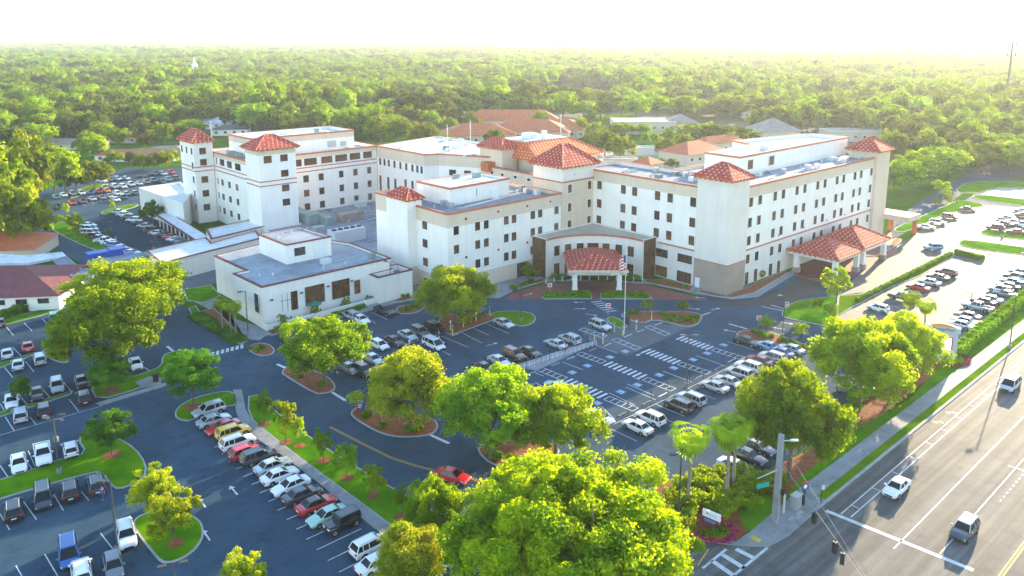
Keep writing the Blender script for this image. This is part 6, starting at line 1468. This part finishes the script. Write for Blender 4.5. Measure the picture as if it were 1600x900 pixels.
# monument sign at the sunny lot
bx0, bx1 = at(1464, 560), at(1491, 563); mid_ = ((bx0[0]+bx1[0])/2-1.2, (bx0[1]+bx1[1])/2, .1)
a_ = R(-24); r = thing('monument_sign', 'tall grey monument sign with orange arched top and lit message screen', 'sign', mid_, a_)
WS, HS = 5.0, height(mid_[0], mid_[1], 506)
b = MB(); b.box(-WS/2, WS/2, -.45, .45, 0, HS*.78); b.build('body', 'sign_grey', r); b = MB(); b.box(-WS/2+.2, WS/2+.3, -.5, .5, HS*.78+.02, HS*.93); b.build('name_panel', 'sign_grey', r)
b = MB(); b.box(-WS/2+.1, WS/2-.1, -.47, .47, HS*.765, HS*.78+.02); b.build('orange_band', 'orange', r)
b = MB(); n = 12; top = [(-WS*.36+WS*.8*k/n, HS*.93+.02+.75*math.sin(math.pi*(.12+.76*k/n))-.25) for k in range(n+1)]
for k in range(n):
    for y in (-.35, .35): b.face([(top[k][0], y, HS*.93), (top[k+1][0], y, HS*.93), (top[k+1][0], y, top[k+1][1]), (top[k][0], y, top[k][1])])
    b.face([(top[k][0], -.35, top[k][1]), (top[k+1][0], -.35, top[k+1][1]), (top[k+1][0], .35, top[k+1][1]), (top[k][0], .35, top[k][1])])
b.build('arched_top', 'orange', r)
b = MB(); b.box(-WS/2+.3, WS/2-.7, -.52, -.451, HS*.28, HS*.66); b.build('screen_frame', 'sign_red', r)
b = MB(); b.box(-WS/2+.38, WS/2-.95, -.56, -.521, HS*.31, HS*.64); b.build('screen', 'screen', r)
text('OrangePark', .72, 'sign_navy', (.15, -.53, HS*.83), (R(90), 0, 0), r, .02)
text('OOES', .62, 'sign_navy', (0, -.58, HS*.54), (R(90), 0, 0), r, .02, 'screen_text')
b = MB(); b.box(-1.1, 1.2, -.59, -.561, HS*.49, HS*.505); b.box(-1.1, .9, -.59, -.561, HS*.43, HS*.455); b.build('screen_text_lines', 'sign_navy', r)
b = MB(); b.tube([(-WS*.27, -.5, HS*.89), (-WS*.27, -.53, HS*.89)], .26, 12); b.build('emblem', 'orange', r)
# signal pole, span wire, signals
X, Y, _ = at(1211, 817); hp = height(X, Y, 679); r = thing('signal_pole', 'massive pale concrete signal pole at the street corner', 'pole', (X, Y, 0))
b = MB(); b.tube([(0, 0, 0), (0, 0, hp)], [.48, .36], 4); b.build('pole', 'concrete', r)
b = MB(); b.tube([(0, 0, hp-.8), (1.3, 0, hp-.7)], .06, 6); b.obox((1.5, 0), 0, .9, .35, hp-.78, hp-.62); b.build('street_light_arm', 'metal_light', r)
b = MB(); b.box(.3, .65, -.5, -.2, 3.8, 4.4); b.build('signal_button_box', 'black', r)
b = MB(); b.tube([(0, -.1, hp*.62), (-2.6, -.6, hp*.54)], .05, 6); b.build('sign_arm', 'metal_light', r)
sg_ = thing('street_name_sign', 'green street name sign hanging on an arm of the concrete pole', 'sign', (X-1.9, Y-.5, hp*.50-.45), R(20)); b = MB(); b.box(-.85, .85, -.04, .04, -.3, .3); b.build('panel', 'sign_green', sg_)
text('Kingsley Av', .27, 'sign_white', (0, -.05, -.08), (R(90), 0, 0), sg_, .005) if False else None
P0w = Vector((X, Y, hp*.82)); X2, Y2, _ = at(1440, 1010); 
def wirept(px, py, z): q = at(px, py, z); return Vector(q)
w0 = Vector((X+.2, Y, height(X, Y, 722))); w1 = wirept(1345, 898, 6.9); w2 = w1+(w1-w0)*1.2
wr = thing('span_wire', 'pair of steel span wires crossing the intersection from the concrete pole', 'wire', tuple(w0))
b = MB(); pts = [w0+(w2-w0)*t-Vector((0, 0, 0)) for t in (0, .25, .5, .75, 1)]; b.tube([p-w0 for p in pts], .02, 5); top0 = Vector((X+.2, Y, height(X, Y, 692)))
b.tube([top0-w0, wirept(1350, 897, 7.6)-w0, wirept(1350, 897, 7.6)-w0+(w1-w0)*1.0], .014, 5); b.build('wire', 'kerb', wr)
def signal(label, px, pyt, pyb, ang):
    # find point along wire at this photo x
    for k in range(400):
        p = w0+(w2-w0)*(k/400)
        if pix(*p)[0] >= px: break
    r = thing('traffic_signal', label, 'traffic light', (p.x, p.y, p.z), R(ang), 'traffic signals on the span wire')
    b = MB(); b.tube([(0, 0, 0), (0, 0, -.35)], .04, 5); b.box(-.2, .2, -.15, .15, -1.55, -.35); b.build('housing', 'black', r)
    b = MB()
    for j in range(3): b.tube([(0, -.15, -.58-.38*j), (0, -.45, -.55-.38*j)], .16, 10, cap=False)
    b.build('visor', 'bollard_yellow' if ang == 30 else 'black', r)
signal('traffic signal nearest the concrete pole', 1273, 0, 0, 130); signal('middle traffic signal hanging over the shaded lane', 1305, 0, 0, 120); signal('last traffic signal, next to the middle one', 1317, 0, 0, 150)
X, Y, _ = at(1243, 795); r = thing('signal_cabinet', 'grey metal signal control cabinet on the corner sidewalk', 'cabinet', (X, Y, .14), R(40)); b = MB(); b.box(-.6, .6, -.4, .4, 0, 1.7); b.build('body', 'metal_grey', r); b = MB(); b.box(-.66, .66, -.46, .46, 1.701, 1.78); b.build('lid', 'metal_light', r)
X, Y, _ = at(1255, 790); r = thing('sign_post', 'dark post with colourful square notice board beside the signal cabinet', 'sign', (X, Y, .14), R(20)); b = MB(); b.box(-.15, .15, -.1, .1, 0, 2.0); b.build('post', 'black', r); b = MB(); b.box(-.5, .5, -.12, -.101, 2.0, 2.9); b.build('board', 'sign_navy', r); b = MB(); b.box(-.5, .5, -.12, -.1, 2.9, 3.15); b.build('red_strip', 'sign_red', r); b = MB(); b.tube([(0, -.121, 2.45), (0, -.135, 2.45)], .27, 10); b.build('emblem', 'sign_white', r)
X, Y, _ = at(1224, 803); r = thing('marker_post', 'short pale round marker post between the concrete pole and the cabinet', 'post', (X, Y, .14)); b = MB(); b.tube([(0, 0, 0), (0, 0, 2.4)], .13, 8); b.build('post', 'metal_light', r)
X, Y, _ = at(1282, 790); r = thing('street_sign', 'thin dark sign post by the kerb behind the stop line', 'sign', (X, Y, .14)); b = MB(); b.tube([(0, 0, 0), (0, 0, 2.6)], .05, 6); b.build('post', 'black', r); b = MB(); b.box(-.05, .35, -.05, -.03, 2.0, 2.6); b.build('panel', 'metal_light', r)
for i, (x, y) in enumerate([(1237, 812), (1250, 803), (1247, 809)]):
    X, Y, _ = at(x, y); b = MB(); b.obox((X, Y), GA, 1.0, .5, .141, .165); tag(b.build('manhole_cover', 'metal_grey'), 'grey utility cover set in the corner sidewalk', 'manhole cover', 'utility covers on the corner sidewalk')
# power poles at upper left
for lab, x, y, yt in [('wooden power pole with crossarm left of the houses', 49, 262, 212), ('power pole in front of the dense left woods', 165, 198, 152), ('power pole on the lawn before the red roofed house', 332, 236, 190)]:
    X, Y, _ = at(x, y); h = height(X, Y, yt); r = thing('power_pole', lab, 'pole', (X, Y, 0)); b = MB(); b.tube([(0, 0, 0), (0, 0, h)], [.22, .14], 6); b.build('pole', 'metal_light', r); b = MB(); b.box(-1.3, 1.3, -.08, .08, h-1, h-.8); b.build('crossarm', 'bark', r)

# ------------------------------------------------------------------ people
def skin(name, pts, edges, rad, m, parent, sub=1):
    me = bpy.data.meshes.new(name); me.from_pydata(pts, edges, []); o = bpy.data.objects.new(name, me); C.objects.link(o)
    md = o.modifiers.new('s', 'SKIN'); md.use_smooth_shade = True
    for i, v in enumerate(me.skin_vertices[0].data): v.radius = (rad[i][0], rad[i][1]) if isinstance(rad[i], tuple) else (rad[i], rad[i])
    me.skin_vertices[0].data[0].use_root = True
    s_ = o.modifiers.new('d', 'SUBSURF'); s_.levels = sub; s_.render_levels = sub
    dg = bpy.context.evaluated_depsgraph_get(); m2 = bpy.data.meshes.new_from_object(o.evaluated_get(dg)); bpy.data.objects.remove(o)
    m2.materials.clear(); m2.materials.append(MATS[m]); o2 = bpy.data.objects.new(name, m2); C.objects.link(o2); o2.parent = parent
    return o2
def person(label, bx, by, az, top, legs, hair='hair', stride=.22, group=None):
    X, Y, _ = at(bx, by); r = thing('person', label, 'person', (X, Y, .02), R(az), group)
    s_ = stride
    P = [(0, 0, .95), (0, 0, 1.2), (0, 0, 1.42), (0, 0, 1.52), (.02, 0, 1.62), (.02, 0, 1.74),
         (0, .10, .90), (s_*.5, .11, .50), (s_*.7, .11, .09), (s_*.7+.17, .12, .04), (0, -.10, .90), (-s_*.2, -.11, .50), (-s_*.8, -.11, .10), (-s_*.8+.17, -.12, .04),
         (0, .19, 1.40), (-.05, .25, 1.12), (.06, .27, .88), (.10, .27, .80), (0, -.19, 1.40), (.04, -.25, 1.12), (.16, -.26, .90), (.2, -.26, .82)]
    E_ = [(0, 1), (1, 2), (2, 3), (3, 4), (4, 5), (0, 6), (6, 7), (7, 8), (8, 9), (0, 10), (10, 11), (11, 12), (12, 13), (2, 14), (14, 15), (15, 16), (16, 17), (2, 18), (18, 19), (19, 20), (20, 21)]
    Rd = [(.14, .11), (.12, .10), (.15, .11), .055, .095, .085, .09, .06, .042, .035, .09, .06, .042, .035, .06, .042, .032, .035, .06, .042, .032, .035]
    skin('body', P, E_, Rd, 'skin', r, 2)
    skin('shirt', [P[0], P[1], P[2], P[14], P[15], P[18], P[19]], [(0, 1), (1, 2), (2, 3), (3, 4), (2, 5), (5, 6)], [(.165, .135), (.145, .125), (.175, .135), .078, .058, .078, .058], top, r)
    skin('trousers', [(0, 0, .93), P[6], P[7], P[8], P[10], P[11], P[12]], [(0, 1), (1, 2), (2, 3), (0, 4), (4, 5), (5, 6)], [(.15, .13), .105, .075, .06, .105, .075, .06], legs, r)
    skin('hair', [(-.02, 0, 1.66), (-.01, 0, 1.78)], [(0, 1)], [.10, .085], hair, r)
    for y in (-.035, .035): b = MB(); b.tube([(.10, y, 1.69), (.118, y, 1.69)], .012, 6); b.build('eye', 'black', r)
    b = MB(); b.tube([(.095, 0, 1.69), (.13, 0, 1.64)], [.012, .02], 6); b.build('nose', 'skin', r)
person('person in dark blue clothes standing behind the parked SUV under the big left lawn', 161, 781, -80, 'cloth_blue', 'cloth_blue', stride=.08)
person('person in pale top walking along the big left lawn by the golden tree', 217, 756, 40, 'cloth_pale', 'cloth_dark')
person('person in dark clothes, left of the pair near the side entrance canopy', 1407, 348, 200, 'cloth_dark', 'cloth_dark', group='people near the side canopy')
person('person in dark clothes, right one near the side entrance canopy', 1417, 346, 220, 'cloth_dark', 'cloth_dark', group='people near the side canopy')
person('person crossing the far lawn in dark clothes', 1495, 318, 230, 'cloth_dark', 'cloth_dark')

# ------------------------------------------------------------------ woods out to the horizon
def edge(x):
    P = [(-400, 245), (0, 240), (60, 232), (130, 222), (180, 216), (215, 206), (285, 204), (330, 206), (450, 214), (560, 218), (640, 216), (700, 196), (820, 186), (860, 172), (1000, 170), (1100, 182), (1200, 186), (1240, 196), (1330, 198), (1360, 216), (1400, 240), (1500, 246), (1600, 248), (2000, 250)]
    for a, c in zip(P, P[1:]):
        if a[0] <= x <= c[0]: return a[1]+(c[1]-a[1])*(x-a[0])/(c[0]-a[0])
    return 235
houses_px = [(a[1], a[2], a[3]) for a in hl]+[(313, 124, 22), (960, 176, 40)]
hw_pts = [(at(x, y)[:2], L0) for x, y, L0 in houses_px]
g = random.Random(77); pts = []
rr = 290.
while rr < 9000:
    sp = 12.8*max(1., rr/1150)**1.0
    n = int(1.32*rr/sp); off = g.random()
    for k in range(n):
        th_ = R(90)-.66+1.32*(k+off+g.uniform(-.35, .35))/n; r_ = rr+g.uniform(-.4, .4)*sp
        X, Y = r_*math.cos(th_), r_*math.sin(th_); px, py = pix(X, Y, 0)
        if py > edge(px): continue
        if rr < 1500 and math.sin(X*.008+1.3)*math.sin(Y*.006+.5)+.5*math.sin(X*.021)*math.sin(Y*.013) < -.85: continue
        if any((X-hx_[0])**2+(Y-hx_[1]+8)**2 < (L0*.62)**2 for hx_, L0 in hw_pts): continue
        pts.append((X, Y, sp/9.6))
    rr += sp*.9
pts.sort(key=lambda p: p[0]**2+p[1]**2)
NEAR = 210
for i, (X, Y, s_) in enumerate(pts[:NEAR]):
    k = g.choice('aaabbc'); z = g.uniform(.9, 1.65)
    tree('far_'+k, (X, Y), g.uniform(.85, 1.6), z, 'woodland tree at the near edge of the woods behind the hospital', 'trees at the near edge of the woods')
rest = np.array(pts[NEAR:])
me = bpy.data.meshes.new('woods'); n = len(rest)
co_ = np.stack([rest[:, 0], rest[:, 1], np.zeros(n)-.3], 1); me.vertices.add(n); me.vertices.foreach_set('co', co_.reshape(-1).astype(np.float32))
at_ = me.attributes.new('size', 'FLOAT_VECTOR', 'POINT'); u_ = .75+.85*rng.random(n)**1.5
sz = np.stack([rest[:, 2]*u_, rest[:, 2]*u_, (rest[:, 2]**.45)*(.75+1.0*rng.random(n)**1.3)*(1+.25*np.sin(rest[:, 0]*.011)*np.sin(rest[:, 1]*.009))], 1)
at_.data.foreach_set('vector', sz.reshape(-1).astype(np.float32)); me.update()
wo = bpy.data.objects.new('woods', me); C.objects.link(wo); tag(wo, 'dense green woods stretching from behind the hospital to the horizon', 'woods', kind='stuff')
ng = bpy.data.node_groups.new('woods', 'GeometryNodeTree'); ng.interface.new_socket('Geometry', in_out='INPUT', socket_type='NodeSocketGeometry'); ng.interface.new_socket('Geometry', in_out='OUTPUT', socket_type='NodeSocketGeometry')
gi = ng.nodes.new('NodeGroupInput'); go = ng.nodes.new('NodeGroupOutput'); m2p = ng.nodes.new('GeometryNodeMeshToPoints'); iop = ng.nodes.new('GeometryNodeInstanceOnPoints'); g2i = ng.nodes.new('GeometryNodeGeometryToInstance')
for k in 'abc':
    oi = ng.nodes.new('GeometryNodeObjectInfo'); oi.transform_space = 'ORIGINAL'
    crown = [c for c in TP['far_'+k]['root'].children if c.name.startswith('crown')][0]; oi.inputs['Object'].default_value = crown; oi.inputs['As Instance'].default_value = True
    ng.links.new(oi.outputs['Geometry'], g2i.inputs[0])
na = ng.nodes.new('GeometryNodeInputNamedAttribute'); na.data_type = 'FLOAT_VECTOR'; na.inputs['Name'].default_value = 'size'
rv = ng.nodes.new('FunctionNodeRandomValue'); rv.data_type = 'FLOAT_VECTOR'; rv.inputs[0].default_value = (0, 0, 0); rv.inputs[1].default_value = (0, 0, 6.28)
ri = ng.nodes.new('FunctionNodeRandomValue'); ri.data_type = 'INT'; ri.inputs['Min'].default_value = 0; ri.inputs['Max'].default_value = 2
ng.links.new(gi.outputs[0], m2p.inputs[0]); ng.links.new(m2p.outputs[0], iop.inputs['Points']); ng.links.new(g2i.outputs[0], iop.inputs['Instance'])
iop.inputs['Pick Instance'].default_value = True; ng.links.new(ri.outputs[2], iop.inputs['Instance Index']); ng.links.new(rv.outputs[0], iop.inputs['Rotation']); ng.links.new(na.outputs[0], iop.inputs['Scale']); ng.links.new(iop.outputs[0], go.inputs[0])
md = wo.modifiers.new('scatter', 'NODES'); md.node_group = ng
print('woods', len(pts))

# ------------------------------------------------------------------ haze
b = MB(); b.box(-9900, 9900, -600, 9900, -1.1, max(hT, CAMH)+6); hz = b.build('haze', 'white_wall'); tag(hz, 'thin warm summer haze over the whole place', 'haze', kind='stuff')
hm = bpy.data.materials.new('haze'); hm.use_nodes = True; n = hm.node_tree
for x in list(n.nodes): n.nodes.remove(x)
o_ = n.nodes.new('ShaderNodeOutputMaterial'); pv = n.nodes.new('ShaderNodeVolumePrincipled'); pv.inputs['Density'].default_value = HAZE; pv.inputs['Color'].default_value = (.90, .95, 1.0, 1); pv.inputs['Anisotropy'].default_value = .425
n.links.new(pv.outputs[0], o_.inputs['Volume']); hz.data.materials.clear(); hz.data.materials.append(hm); hm.cycles.homogeneous_volume = True if hasattr(hm.cycles, 'homogeneous_volume') else None
